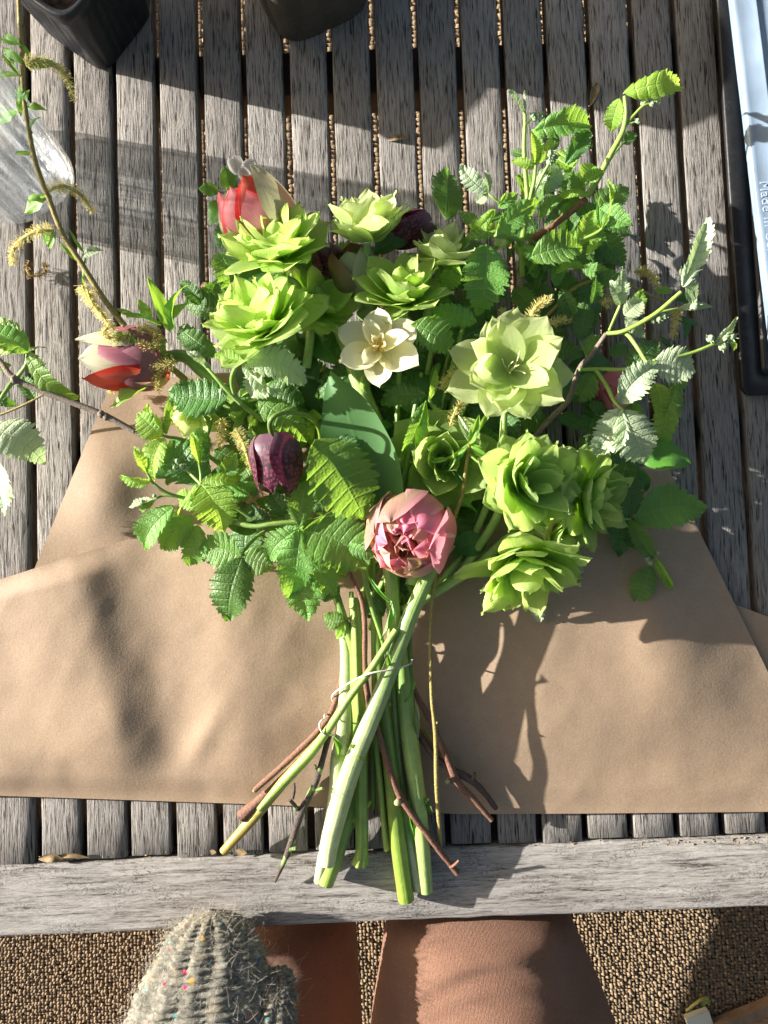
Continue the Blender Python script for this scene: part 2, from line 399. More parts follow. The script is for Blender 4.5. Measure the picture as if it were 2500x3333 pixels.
# ------------------------------------------------------------------ floor matting
FLOOR = -0.47
def rug_mat():
    s = NT('sisal_fibre'); v = s.co(); n = s.noise(v, 140, 4, .7); st = s.noise(s.mapping(v, (900, 900, 400)), 1, 3, .7)
    c = s.ramp(n, [(.25, (.15, .10, .058)), (.5, (.23, .16, .095)), (.75, (.31, .225, .138))])
    c = s.mix(.4, c, s.ramp(st, [(.3, (.09, .06, .035)), (.7, (.38, .29, .18))]))
    return s.done(s.bsdf(c, .8, .25, s.bump(st, .4, .0015)))
M_RUG = rug_mat()
M_RUGD = plain('sisal_backing', (.11, .078, .048), .9, .1, .4, 80)
flo = part(None, 'floor', gridm('floor', 4, 4, lambda s, t: (lerp(-3, 3, s), lerp(-3, 3, t), FLOOR - .012), M_RUGD)); flo['kind'] = 'structure'
def rug():
    rr = random.Random(3); vs, fs, uv = [], [], []
    px, py = .0074, .0064
    for (px, py, x0, x1, y0, y1) in ((.0058, .0050, -.86, .86, -1.15, -.36), (.0090, .0080, -.86, .86, -.36, 1.02)):
      ni, nj = int((x1 - x0) / px), int((y1 - y0) / py)
      for j in range(nj):
          for i in range(ni):
              k = (i + 2 * j) % 4
              lng = (k < 2) if rr.random() < .8 else (rr.random() < .5)
              cx = x0 + i * px + rr.uniform(-.0012, .0012); cy = y0 + j * py + rr.uniform(-.001, .001)
              if lng: a, b = px * .95, py * .46
              else: a, b = py * .86, px * .42
              h = (.0042 if lng else .0034) * rr.uniform(.6, 1.35); an = rr.uniform(-.3, .3) + (0 if lng else math.pi / 2)
              ca, sa = math.cos(an), math.sin(an); o = len(vs)
              for X, zx in ((-a, .15), (-a * .5, .85), (a * .5, .85), (a, .15)):
                  for Y, zy in ((-b, 0), (0, 1), (b, 0)):
                      X2 = X * .62
                      vs.append((cx + X2 * ca - Y * sa, cy + X2 * sa + Y * ca, FLOOR - .0075 + h * zx * (.35 + .65 * zy) * 1.6)); uv.append((0, 0))
              for q in range(3):
                  for r in range(2):
                      e = o + q * 3 + r; fs.append((e, e + 3, e + 4, e + 1))
    me = mk('sisal_weave', vs, fs, M_RUG); return me
ru = part(flo, 'sisal_weave', rug()); ru['kind'] = 'stuff'

# ------------------------------------------------------------------ slatted table
table = thing('garden_table', 'weathered grey slatted wooden garden table under the bouquet', 'table', loc=(0, 0, -.02))
PITCH = .04345; SW = .0369; ST = .018
gap_top = P(803 * 1.507, 50 * 1.507); gap_bot = P(868 * 1.507, 1780 * 1.507)
X_GAP = (gap_top.x + gap_bot.x) / 2
Y_RAIL_T = P(1250, 2768).y; Y_RAIL_B = P(1250, 2998).y
Y_TOP = .66
def bevel_bar(name, x0, x1, y0, y1, z0, z1, mat, b=.0018, seg=24, axis='Y', wob=.0004, seed=0):
    """a bar with rounded long edges and slightly uneven faces"""
    rr = random.Random(seed)
    vs, fs, uv = [], [], []
    w = (x1 - x0) if axis == 'Y' else (y1 - y0)
    sec = [(-w / 2, z0), (-w / 2, z1 - b), (-w / 2 + b * .3, z1 - b * .3), (-w / 2 + b, z1), (-w / 6, z1), (w / 6, z1), (w / 2 - b, z1), (w / 2 - b * .3, z1 - b * .3), (w / 2, z1 - b), (w / 2, z0)]
    n = len(sec)
    for i in range(seg + 1):
        t = i / seg
        for q, (a, z) in enumerate(sec):
            dx = rr.uniform(-wob, wob); dz = rr.uniform(-wob, wob) * (1 if 0 < q < n - 1 else 0)
            if axis == 'Y': vs.append(((x0 + x1) / 2 + a + dx, lerp(y0, y1, t), z + dz))
            else: vs.append((lerp(x0, x1, t), (y0 + y1) / 2 - a + dx, z + dz))
            uv.append((t, q / n))
    for i in range(seg):
        for q in range(n):
            fs.append((i * n + q, (i + 1) * n + q, (i + 1) * n + (q + 1) % n, i * n + (q + 1) % n))
    fs.append(tuple(range(n))); fs.append(tuple(seg * n + q for q in range(n))[::-1])
    return mk(name, vs, fs, mat, uv)
for k in range(-11, 12):
    xc = X_GAP + (k + .5) * PITCH
    if abs(xc) > .52: continue
    dy = random.uniform(-.003, .0005); dx = random.uniform(-.0007, .0007)
    sw = SW + random.uniform(-.0006, .0006)
    part(table, 'slat', bevel_bar('slat', xc + dx - sw / 2, xc + dx + sw / 2, Y_RAIL_T + .0035 + dy, Y_TOP, -ST, random.uniform(-.0006, .0004), M_SLAT, seed=k + 50))
part(table, 'front_rail', bevel_bar('front_rail', -.66, .66, Y_RAIL_B, Y_RAIL_T, -.028, .0015, M_RAIL, b=.0026, seg=60, axis='X', wob=.0007, seed=5))
yb1, yb2 = P(1250, 262).y, P(1250, 118).y
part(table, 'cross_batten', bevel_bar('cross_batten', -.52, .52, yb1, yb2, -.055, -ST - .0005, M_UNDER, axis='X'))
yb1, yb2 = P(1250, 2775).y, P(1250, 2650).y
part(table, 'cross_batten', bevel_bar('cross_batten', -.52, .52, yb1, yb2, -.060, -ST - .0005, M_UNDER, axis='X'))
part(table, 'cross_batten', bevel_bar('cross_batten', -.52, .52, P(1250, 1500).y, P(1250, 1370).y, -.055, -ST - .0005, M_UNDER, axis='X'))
for sx in (-1, 1):
    part(table, 'side_rail', bevel_bar('side_rail', sx * .56 - .03, sx * .56 + .03, Y_RAIL_T + .004, Y_TOP, -.028, .0012, M_SLAT, seed=3))

# ------------------------------------------------------------------ kraft paper
paper = thing('wrapping_paper', 'creased brown kraft wrapping paper folded open beneath the bouquet', 'paper', loc=P(1250, 2200, 0))
def nz(x, y, s, seed=0): return noise.noise(Vector((x * s, y * s, seed * 7.3)))
def patch(name, top, bot, hz, ni=90, nj=70):
    def f(s, t):
        a, b = poly_at(top, s), poly_at(bot, s)
        x, y = lerp(a[0], b[0], t), lerp(a[1], b[1], t)
        return P(x, y, hz(x, y, s, t))
    me = gridm(name, ni, nj, f, M_PAPER); return part(paper, name, me)
def crease(x, y, amp=1.0):
    return amp * (.0022 * nz(x, y, .0045, 1) + .0007 * nz(x, y, .012, 2) + .0011 * (.35 - abs(nz(x * .6 + y * .3, y * .35, .010, 3))))
def h_low(x, y, s, t): return .0035 + max(0, .010 * math.exp(-(((x - 330) / 120) ** 2 + ((y - 1600) / 150) ** 2))) + crease(x, y, .7) + .0022
patch('lower_sheet', [(362, 1246), (700, 1215), (1200, 1200), (1700, 1300)], [(-20, 2170), (500, 2250), (1200, 2300), (1900, 2300)], h_low, 60, 50)
def h_lowr(x, y, s, t): return .0026 + .002 * (1 - t) + crease(x, y, .3)
patch('lower_sheet', [(2080, 1900), (2400, 1970), (2680, 2075)], [(2080, 2560), (2400, 2570), (2760, 2580)], h_lowr, 30, 24)
def h_left(x, y, s, t):
    d = x - (215 + (y - 1800) * .24)
    rise = smooth01(0, .10, t) * (1 - smooth01(.62, .99, t))
    rd = .0125 * (math.exp(-(d / 330) ** 2) if d < 0 else math.exp(-(d / 140) ** 2)) * (.45 + .55 * rise) * (1 - smooth01(.80, 1, t))
    d2 = x - (760 + (y - 1900) * .06)
    r2 = .007 * math.exp(-(d2 / 170) ** 2) * (1 - smooth01(.75, 1, t))
    d3 = x - (640 + (y - 2450) * -.5)
    r3 = .0025 * math.exp(-(d3 / 45) ** 2) * math.exp(-((y - 2400) / 110) ** 2)
    return .0125 + rd + r2 + r3 + crease(x, y, .9 if t < .97 else .5) - .006 * smooth01(.9, 1, t)
patch('folded_flap', [(-330, 1985), (0, 1886), (230, 1812), (460, 1742), (720, 1690), (1000, 1650), (1270, 1610)],
      [(-330, 2584), (0, 2590), (300, 2600), (600, 2610), (830, 2618), (1090, 2628), (1270, 2634)], h_left, 120, 80)
def h_right(x, y, s, t):
    ed = smooth01(.80, 1.0, s)
    bul = .018 * math.exp(-((s - .62) / .30) ** 2) * (1 - smooth01(.6, 1, t)) + .010 * math.exp(-((s - .86) / .10) ** 2) * math.sin(min(1, t * 1.2) * math.pi)
    return .0085 + bul - .004 * ed + crease(x, y, .7) - .003 * smooth01(.92, 1, t)
patch('folded_flap', [(1215, 1620), (1500, 1580), (1850, 1545), (2170, 1510)],
      [(1060, 2629), (1500, 2650), (1900, 2648), (2720, 2640)], h_right, 100, 80)

# ------------------------------------------------------------------ plastic pots behind
def pot_plastic(name, col, rough):
    s = NT(name); v = s.co(); n = s.noise(v, 60, 4, .65); d = s.noise(v, 260, 4, .7)
    c = s.mix(s.ramp(d, [(.58, 0.0), (.72, .55)]), col, tuple(x * 2.2 + .03 for x in col))
    c = s.mix(s.ramp(n, [(.45, 0.0), (.8, .5)]), c, tuple(x * 1.6 + .012 for x in col))
    return s.done(s.bsdf(c, rough, .28, s.bump(n, .25, .002)))
M_POT = pot_plastic('black_pot_plastic', (.014, .015, .017), .38)
M_POT2 = pot_plastic('weathered_pot_plastic', (.062, .050, .040), .65)
M_SOIL = plain('potting_compost', (.10, .06, .04), .9, .2, .6, 220, .8, 400, .004)
def sqpot(name, label, corner, along, side, h, flare, mat, chamf, ribs, rib_amp, seed, nseg=96):
    """square nursery pot: base corner and the base edge direction are read off the photo"""
    c0 = P(*corner); c1 = P(*along); e = (c1 - c0); e.z = 0; L = side; e.normalize(); f = Vector((-e.y, e.x, 0))
    cen = c0 + e * L / 2 + f * L / 2
    t = thing(name, label, 'plant pot', loc=cen)
    def ring(scale, z, rib, inset=0.0):
        out = []
        for q in range(nseg):
            th = 2 * math.pi * (q + .5) / nseg; cx, sx = math.cos(th), math.sin(th)
            p = chamf; r = (abs(cx) ** p + abs(sx) ** p) ** (-1 / p)
            r = r * L / 2 * scale - inset
            a, b = cx * r, sx * r
            if rib:
                u = (b if abs(cx) > abs(sx) else a) / (L / 2)
                if abs(u) < .72: r -= rib_amp * max(0, math.cos(u * math.pi * ribs)) ; a, b = cx * r, sx * r
            out.append(cen + e * a + f * b + Vector((0, 0, z)))
        return out
    rings = [(0.93, .0015, 0), (.985, .0015, 0), (1.0, .004, 0), (1.01, h * .08, 1), (lerp(1, flare, .5), h * .45, 1), (lerp(1, flare, .80), h * .78, 1), (lerp(1, flare, .84), h * .83, 0),
             (flare, h * .86, 0), (flare * 1.05, h * .87, 0), (flare * 1.06, h * .995, 0), (flare * 1.045, h, 0), (flare * .985, h, 0), (flare * .97, h * .99, 0), (flare * .93, h * .76, 0)]
    vs, fs, uv = [], [], []
    for sca, z, rb in rings: vs += ring(sca, z, rb); uv += [(0, 0)] * nseg
    for i in range(len(rings) - 1):
        for q in range(nseg): fs.append((i * nseg + q, i * nseg + (q + 1) % nseg, (i + 1) * nseg + (q + 1) % nseg, (i + 1) * nseg + q))
    fs.append(tuple(range(nseg))[::-1])
    part(t, 'pot_wall', mk('pot_wall', vs, fs, mat, uv))
    def soil(s, tt):
        a, b = (s * 2 - 1), (tt * 2 - 1); r = max(abs(a), abs(b)); k = L / 2 * flare * .93
        n = (abs(a) ** chamf + abs(b) ** chamf) ** (1 / chamf) or 1; sc_ = r / n
        p = cen + e * (a * sc_ * k) + f * (b * sc_ * k); return p + Vector((0, 0, h * .77 + .004 * nz(p.x, p.y, 60, seed) + .003 * nz(p.x, p.y, 190, seed)))
    part(t, 'compost', gridm('compost', 30, 30, soil, M_SOIL))
    return t
sqpot('nursery_pot', 'glossy black square ribbed nursery pot of compost at the top left', (345, 250), (520, 25), .084, .100, 1.24, M_POT, 7, 9, .0030, 1)
sqpot('nursery_pot', 'brownish weathered facetted pot at the top edge, right of the ribbed one', (925, 170), (1200, 42), .104, .115, 1.24, M_POT2, 4.0, 3, .0040, 2)

# ------------------------------------------------------------------ glass vase
def glass_mat():
    s = NT('ribbed_glass_caustic_streaks'); v = s.co(); sep = s.n('SeparateXYZ'); s.l(v, sep.inputs[0])
    n = s.noise(s.mapping(v, (30, 30, 130)), 1, 3, .6)
    ring = s.math('ADD', s.math('MULTIPLY', s.math('SINE', s.math('MULTIPLY', sep.outputs[2], 520.0)), .12), n)
    uvx = s.n('UVMap').outputs[0]; rib = s.noise(s.mapping(uvx, (70, 3, 1)), 1, 2, .5)
    tcol = s.ramp(rib, [(.36, (.66, .69, .71)), (.46, (.95, .96, .97)), (.55, (1, 1, 1))])  # tint streaks stand in for caustic light stripes in the vase's shadow
    tr = s.n('BsdfTransparent'); s.l(tcol, tr.inputs[0])
    wn = s.bump(s.math('ADD', ring, s.math('MULTIPLY', s.noise(s.mapping(v, (260, 260, 26)), 1, 3), .8)), .5, .003)
    gl = s.n('BsdfGlossy'); gl.inputs['Color'].default_value = (.95, .97, 1, 1); gl.inputs['Roughness'].default_value = .06; s.l(wn, gl.inputs['Normal'])
    df = s.n('BsdfTranslucent'); df.inputs[0].default_value = (.86, .92, .94, 1); s.l(wn, df.inputs['Normal'])
    d2 = s.n('BsdfDiffuse'); d2.inputs[0].default_value = (.70, .76, .78, 1); s.l(wn, d2.inputs['Normal'])
    ad = s.n('MixShader'); ad.inputs[0].default_value = .5; s.l(df.outputs[0], ad.inputs[1]); s.l(d2.outputs[0], ad.inputs[2])
    lw = s.n('LayerWeight'); lw.inputs['Blend'].default_value = .32; s.l(wn, lw.inputs['Normal'])
    m1 = s.n('MixShader'); s.l(s.math('ADD', s.math('MULTIPLY', lw.outputs['Facing'], .45), .05), m1.inputs[0]); s.l(tr.outputs[0], m1.inputs[1]); s.l(gl.outputs[0], m1.inputs[2])
    m2 = s.n('MixShader'); s.l(s.math('MULTIPLY', s.ramp(s.noise(s.mapping(v, (170, 170, 14)), 1, 3, .6), [(.42, .02), (.56, .08), (.70, .34)]), 1.0), m2.inputs[0]); s.l(m1.outputs[0], m2.inputs[1]); s.l(ad.outputs[0], m2.inputs[2])
    return s.done(m2.outputs[0])
M_GLASS = glass_mat()
def vase():
    cen = P(82, 575, 0); r = .0475; h = .17
    t = thing('glass_vase', 'clear ribbed glass vase standing at the left edge of the table', 'vase', loc=cen)
    prof = [(0, .001), (r * .80, .001), (r * .93, .003), (r, .010), (r * 1.02, .05), (r * 1.06, .11), (r * 1.12, h), (r * 1.10, h + .002), (r * 1.06, h), (r * 1.00, .11), (r * .96, .05), (r * .93, .016), (r * .80, .010), (0, .009)]
    n = 64; vs, fs, uv = [], [], []
    for (rad, z) in prof:
        for q in range(n):
            th = 2 * math.pi * q / n; k = (abs(math.cos(th)) ** 3.2 + abs(math.sin(th)) ** 3.2) ** (-1 / 3.2)
            rr_ = rad * k * (1 + .006 * math.cos(th * 16)); a = th + .55
            vs.append(cen + Vector((rr_ * math.cos(a), rr_ * math.sin(a), z))); uv.append((q / n, z))
    for i in range(len(prof) - 1):
        for q in range(n): fs.append((i * n + q, i * n + (q + 1) % n, (i + 1) * n + (q + 1) % n, (i + 1) * n + q))
    part(t, 'glass_wall', mk('glass_wall', vs, fs, M_GLASS, uv))
vase()

# ------------------------------------------------------------------ trays on the right
M_TRAY = pot_plastic('black_tray_plastic', (.012, .012, .013), .42)
def rbar(bag, a, b, w, h):
    """a straight bar from a to b"""
    d = (b - a); L = d.length; an = math.atan2(d.y, d.x); bag.add(box_data(((a.x + b.x) / 2, (a.y + b.y) / 2, (a.z + b.z) / 2), L, w, h, an))
xl = P(2362, 650).x; yb = P(2430, 1292, .0).y; xi = P(2440, 1000).x
tray = thing('seed_tray', 'black plastic seed tray with an open mesh bottom at the right edge', 'tray', loc=(xl + .1, .2, 0))
def roundrect(x0, x1, y0, y1, r, n=6):
    o = []
    for cx, cy, a0 in ((x1 - r, y1 - r, 0), (x0 + r, y1 - r, 90), (x0 + r, y0 + r, 180), (x1 - r, y0 + r, 270)):
        for k in range(n + 1):
            a = R(a0 + 90 * k / n); o.append((cx + r * math.cos(a), cy + r * math.sin(a)))
    return o
def ringwall(name, loops, mat):
    n = len(loops[0][0]); vs, fs = [], []
    for pts, z in loops: vs += [(x, y, z) for x, y in pts]
    for i in range(len(loops) - 1):
        for q in range(n): fs.append((i * n + q, i * n + (q + 1) % n, (i + 1) * n + (q + 1) % n, (i + 1) * n + q))
    return mk(name, vs, fs, mat, [(0, 0)] * len(vs))
X1, Y1 = xl + .27, .64
def RRt(i, r=.010): return roundrect(xl + i, X1 - i, yb + i, Y1 - i, max(.003, r - i * .2))
part(tray, 'rim', ringwall('rim', [(RRt(.018), .0025), (RRt(.012), .003), (RRt(.006), .0032), (RRt(.0), .0045), (RRt(.0), .0085), (RRt(.0015), .0095), (RRt(.018), .0098), (RRt(.0185), .0080), (RRt(.0205), .0080), (RRt(.021), .0125), (RRt(.0235), .0125), (RRt(.025), .004), (RRt(.025), .0018), (RRt(.032), .0018), (RRt(.032), .0048), (RRt(.0245), .006)], M_TRAY))
ix, iy = xl + .030, yb + .030
cell = .034
for i in range(7):
    for j in range(16):
        a = Vector((ix + i * cell, iy + j * cell, .0035)); 
        if a.x + cell > X1 - .02 or a.y + cell > Y1 - .02: continue
        b = Bag(); c = a + Vector((cell / 2, cell / 2, 0)); q = cell / 2
        for dx, dy in ((1, 1), (-1, 1), (1, -1), (-1, -1)): rbar(b, c, c + Vector((dx * q, dy * q, 0)), .0022, .003)
        for dx, dy in ((1, 0), (-1, 0)): rbar(b, c + Vector((0, 0, .0004)), c + Vector((dx * q, dy * q, .0004)), .0014, .0026)
        part(tray, 'mesh_cell', b.mesh('mesh_cell', M_TRAY, False))
def clear_mat():
    s = NT('clear_frosted_plastic'); v = s.co(); n = s.noise(v, 18, 3); f = s.noise(v, 150, 4)
    tr = s.n('BsdfTransparent'); tr.inputs[0].default_value = (.80, .86, .92, 1)
    nrm = s.bump(s.math('ADD', n, s.math('MULTIPLY', f, .1)), .35, .004)
    pb = s.bsdf((.26, .35, .46), .3, .4, nrm)
    mx = s.n('MixShader'); s.l(s.ramp(n, [(.3, .50), (.7, .72)]), mx.inputs[0]); s.l(tr.outputs[0], mx.inputs[1]); s.l(pb, mx.inputs[2])
    return s.done(mx.outputs[0])
M_CLEAR = clear_mat(); M_EMB = plain('embossed_clear_plastic', (.36, .45, .56), .25, .6, .05)
def lid():
    ZL = .075
    a = P(2376, -60, ZL); b = P(2512, 1100, ZL); e = (b - a).normalized(); nrm = Vector((-e.y, e.x, 0))
    if nrm.x < 0: nrm = -nrm
    L = (b - a).length + .05; a = a - e * .12; L += .12
    t = thing('clear_tray', 'clear bluish plastic tray with ridges leaning over the black seed tray', 'tray', loc=a + e * L / 2 + nrm * .08 - Vector((0, 0, .07)))
    sec = [(-.0004, -.006), (0, 0), (.0012, .0016), (.004, .002), (.018, .0018), (.019, .0036), (.0205, .0036), (.0215, .0018), (.034, .0016), (.035, .0032), (.0365, .0032), (.0375, .0014), (.06, .0010), (.0605, -.002), (.075, -.050), (.080, -.0555), (.16, -.056)]
    def f(s, tt):
        k = tt * (len(sec) - 1); i = min(int(k), len(sec) - 2); x = lerp(sec[i][0], sec[i + 1][0], k - i); z = lerp(sec[i][1], sec[i + 1][1], k - i)
        p = a + e * (s * L) + nrm * x; return (p.x, p.y, p.z + z + .0006 * nz(p.x, p.y, 12))
    part(t, 'tray_wall', gridm('tray_wall', 40, len(sec) - 1, f, M_CLEAR))
    cu = bpy.data.curves.new('lettering', 'FONT'); cu.body = 'Made in USA'; cu.size = .0118; cu.extrude = .00016; cu.bevel_depth = .0001; cu.space_character = 1.12
    to = bpy.data.objects.new('tmp', cu); link(to); bpy.context.view_layer.update()
    me = bpy.data.meshes.new_from_object(to); bpy.data.objects.remove(to); me.materials.clear(); me.materials.append(M_EMB)
    me.name = 'embossed_lettering'
    o0 = P(2447, 592, ZL + .0022); o0 = a + e * ((o0 - a).dot(e)) + nrm * .0045; o0.z = ZL + .0020
    Mx = Matrix.Identity(4); y = nrm; x = e
    for r_ in range(3): Mx[r_][0] = x[r_]; Mx[r_][1] = y[r_]; Mx[r_][2] = (0, 0, 1)[r_]; Mx[r_][3] = o0[r_]
    part(t, 'embossed_lettering', me, Mx)
lid()
# ------------------------------------------------------------------ leaf and petal shapes
_cache = {}
def leaflet_mesh(kind, arch, fold, var):
    key = (kind, round(arch, 2), round(fold, 2), var)
    if key in _cache: return _cache[key]
    rr = random.Random(var * 13 + 5)
    mat = LEAF[kind]
    if kind in ('s', 'sd', 'w'):
        nl, nh, W = 14, 3, .31
        if kind == 'w': W = .31
        def shape(s): return W * (math.sin(math.pi * min(1, s ** .8)) ** .85) * 1.0
        teeth = 0
    else:
        teeth = 8; nl, nh, W = teeth * 6, 5, .33
        def shape(s): return W * 2.18 * (s ** .56) * ((1 - s) ** .92) if 0 < s < 1 else 0
    vs, uv, fs = [], [], []
    b1, b2 = rr.uniform(-.075, .075), rr.uniform(-.05, .05)
    asym = rr.uniform(-.08, .08); ph = rr.uniform(0, 6)
    for i in range(nl + 1):
        s = i / nl; w = max(shape(s), .004 if i < nl else .0)
        fr = (s * teeth) % 1 if teeth else 0
        f2 = (s * teeth * 2) % 1; saw = .62 * (fr if fr < .8 else (1 - fr) * 4) + .38 * (f2 if f2 < .7 else (1 - f2) * 2.3)
        for j in range(-nh, nh + 1):
            t = j / nh; at = abs(t); ww = w * (1 + asym * (1 if t > 0 else -1))
            k = 1.0
            if teeth: k = 1 + (.42 * (saw - .40) + .05 * math.sin(i * 1.7 + ph)) * at ** 3 * smooth01(.0, .10, s) * (1 if s < .97 else .3)
            x = t * ww * k
            y = s + (.12 * at * (1 - s) * s * 2.0 if teeth else 0) + (.05 * at ** 3 * saw if teeth else 0)
            z = arch * 4 * s * (1 - s) - arch * .0
            z += fold * abs(x) * 1.0 - .10 * (at ** 2) * w
            if teeth: z += .015 * (1 + .5 * math.sin(i * .9 + ph)) * math.sin(math.pi * fr) * at * (1 - .35 * at) * smooth01(0, .15, s)
            z += .045 * math.sin(s * 6 + ph + t * 2.0) * at + .02 * math.sin(s * 15 + ph * 2) * at * at
            x += b1 * math.sin(math.pi * s) + b2 * s * s * .5 * 0
            vs.append((x, y, z)); uv.append((s, (t + 1) / 2))
    n = 2 * nh + 1
    for i in range(nl):
        for j in range(n - 1): fs.append((i * n + j, i * n + j + 1, (i + 1) * n + j + 1, (i + 1) * n + j))
    me = mk('leaf', vs, fs, mat, uv); _cache[key] = me; return me
def frame(B, T, roll=0, wf=1.0, up=Vector((0, 0, 1))):
    y = T - B; L = y.length; y.normalize()
    n = up - y * up.dot(y)
    if n.length < .05: n = Vector((0, 1, 0)) - y * y.y
    n.normalize(); n = Matrix.Rotation(R(roll), 3, y) @ n
    x = y.cross(n)
    M = Matrix.Identity(4)
    for r_ in range(3): M[r_][0] = x[r_] * L * wf; M[r_][1] = y[r_] * L; M[r_][2] = n[r_] * L; M[r_][3] = B[r_]
    return M
_ln = [0]
def leaf(th, c, bx, by, tx, ty, wf, zb, zt, kind='g', roll=0, arch=.08, fold=.18, name='leaf'):
    """one leaf or leaflet: base and tip read off the photo, wf = its width / length"""
    _ln[0] += 1
    B, T = Q(c, bx, by, zb), Q(c, tx, ty, zt); rl = random.Random(_ln[0] * 7 + 3)
    arch += rl.choice((-.05, 0, .05, .09)); fold += rl.choice((-.16, 0, .14, .26)); roll += rl.uniform(-12, 12); wf *= rl.uniform(.92, 1.12)
    me = leaflet_mesh(kind, arch, fold, _ln[0] % 7)
    return part(th, name, me, frame(B, T, roll, wf / .66 * 1.22))
def leaves(th, c, rows):
    for r_ in rows: leaf(th, c, *r_)
def stem(th, c, pts, r, mat, name='stem', n=8, m=5, **k):
    q = [Q(c, *p) for p in pts]
    return part(th, name, tube(name, q, r, mat, n=n, m=m, **k))

def petal_mesh(mat, W, cup, tc, tip, var, ruff=.02):
    key = ('pet', mat.name, W, cup, tc, tip, var, ruff)
    if key in _cache: return _cache[key]
    rr = random.Random(var * 31 + 1); ph = rr.uniform(0, 6); tw = rr.uniform(-.12, .12); sk = rr.uniform(-.06, .06)
    def f(s, tt):
        t = tt * 2 - 1
        w = W * (math.sin(math.pi * min(1, (.08 + .92 * s) ** tip)) ** (.52 if s < .8 else .52 + (s - .8) * .9)) * (1 if s < .999 else 0.0)
        x = t * w + sk * s * s; z = cup * s * s - cup * .25 * s + tc * (t * t) * w + tw * t * w * s
        z += ruff * math.sin(s * 6 + ph + t * 2.6) * abs(t) * (.4 + s)
        z += .5 * ruff * math.sin(s * 13 + ph * 2 + t * 5) * t * t * s
        y = s * (1 - .05 * abs(t) * s) + .010 * math.sin(t * 5 + ph) * s * (1 - s)
        return (x, y, z)
    me = gridm('petal', 9, 8, f, mat); _cache[key] = me; return me
def basis(f):
    f = f.normalized(); a = Vector((.13, .97, .2)); u = (a - f * a.dot(f)).normalized(); return u, f.cross(u), f
def imgvec(x, y, z): return Vector((x, -y, z)).normalized()
def place_petal(th, me, C, f, az, el, L, wf=1.0, off=0.0, twist=0, name='petal'):
    u, v, f = basis(f); r = u * math.cos(az) + v * math.sin(az)
    y = r * math.cos(el) + f * math.sin(el); z = f * math.cos(el) - r * math.sin(el)
    if twist: z = Matrix.Rotation(twist, 3, y) @ z
    x = y.cross(z); B = C + r * off
    M = Matrix.Identity(4)
    for k in range(3): M[k][0] = x[k] * L * wf; M[k][1] = y[k] * L; M[k][2] = z[k] * L; M[k][3] = B[k]
    return part(th, name, me, M)
def hellebore(label, c, x, y, z, face, Rpx, mat=HELL, layers=((7, 14), (8, 30), (7, 46), (5, 62)), seed=0, stem_to=None, stem_r=.0042, stamens=False, lens=(1, .98, .9, .78)):
    rr = random.Random(seed); C = Q(c, x, y, z); f = imgvec(*face); Rm = Rpx * 1.16 * K * (CAM_H - z) / CAM_H
    t = thing('hellebore_flower', label, 'flower', 'green double hellebores in the bouquet', loc=Q(c, x, y, 0.015))
    for li, (n, el) in enumerate(layers):
        n += (2, 2, 1, 0)[li]
        a0 = rr.uniform(0, 6)
        for k in range(n):
            L = Rm * lens[li] * rr.uniform(.80, 1.12)
            W = (.39, .37, .33, .27)[li]
            me = petal_mesh(mat, W, (.06, .12, .18, .26)[li], (.14, .20, .28, .42)[li], (.84, .90, .96, .88)[(k + li) % 4], (k * 3 + li + seed) % 9, .035)
            place_petal(t, me, C + f * (.0016 * li), f, a0 + 2 * math.pi * (k + rr.uniform(-.18, .18)) / n, R(el + rr.uniform(-13, 13)), L, rr.uniform(.85, 1.15), .002, rr.uniform(-.2, .2))
    if stamens:
        for k in range(7):
            d = (f + Vector((rr.uniform(-.5, .5), rr.uniform(-.5, .5), rr.uniform(-.2, .2)))).normalized()
            part(t, 'stamen', tube('stamen', [C, C + d * Rm * .22, C + d * Rm * .42 + Vector((rr.uniform(-1, 1), rr.uniform(-1, 1), 0)) * .004], [.0006, .0004], PALEST, n=5, m=3))
    if stem_to:
        pts = [C - f * .001, C - f * .016] + [Q(*p) for p in stem_to]
        part(t, 'stem', tube('stem', pts, [stem_r * .8, stem_r], ST_PALE, n=8, m=6))
    return t
def tulip_petal(mat, Rr, L, ang, spread, close, flare, var, lo=0.0, tipk=.5, base=.42, ruff=.03):
    rr = random.Random(var); ph = rr.uniform(0, 6)
    def f(s, tt):
        t = tt * 2 - 1
        q = (s - base) / (1 - base if s > base else base * 1.25)
        pr = math.sqrt(max(.02, 1 - close * q * q)) if s > base else math.sqrt(max(.02, 1 - .92 * q * q))
        w = math.sin(math.pi * min(1, (.13 + .87 * s) ** 1.05)) ** tipk if s < .999 else .02
        a = t * spread * w
        r_ = Rr * pr * (1 + flare * s * s + .05 * t * t) * (1 + ruff * math.sin(5 * s + ph + 3 * t)) 
        return Vector((r_ * math.sin(a + ang), r_ * math.cos(a + ang), L * (s + ruff * .6 * math.sin(4 * t + ph) * s) + lo))
    return gridm('petal', 12, 12, f, mat)
def axis_matrix(C, f, spin=0):
    f = f.normalized(); v2 = (Vector((0, 0, 1)) - f * f.z).normalized(); v2 = Matrix.Rotation(spin, 3, f) @ v2; u2 = v2.cross(f)
    M = Matrix.Identity(4)
    for k in range(3): M[k][0] = u2[k]; M[k][1] = v2[k]; M[k][2] = f[k]; M[k][3] = C[k]
    return M
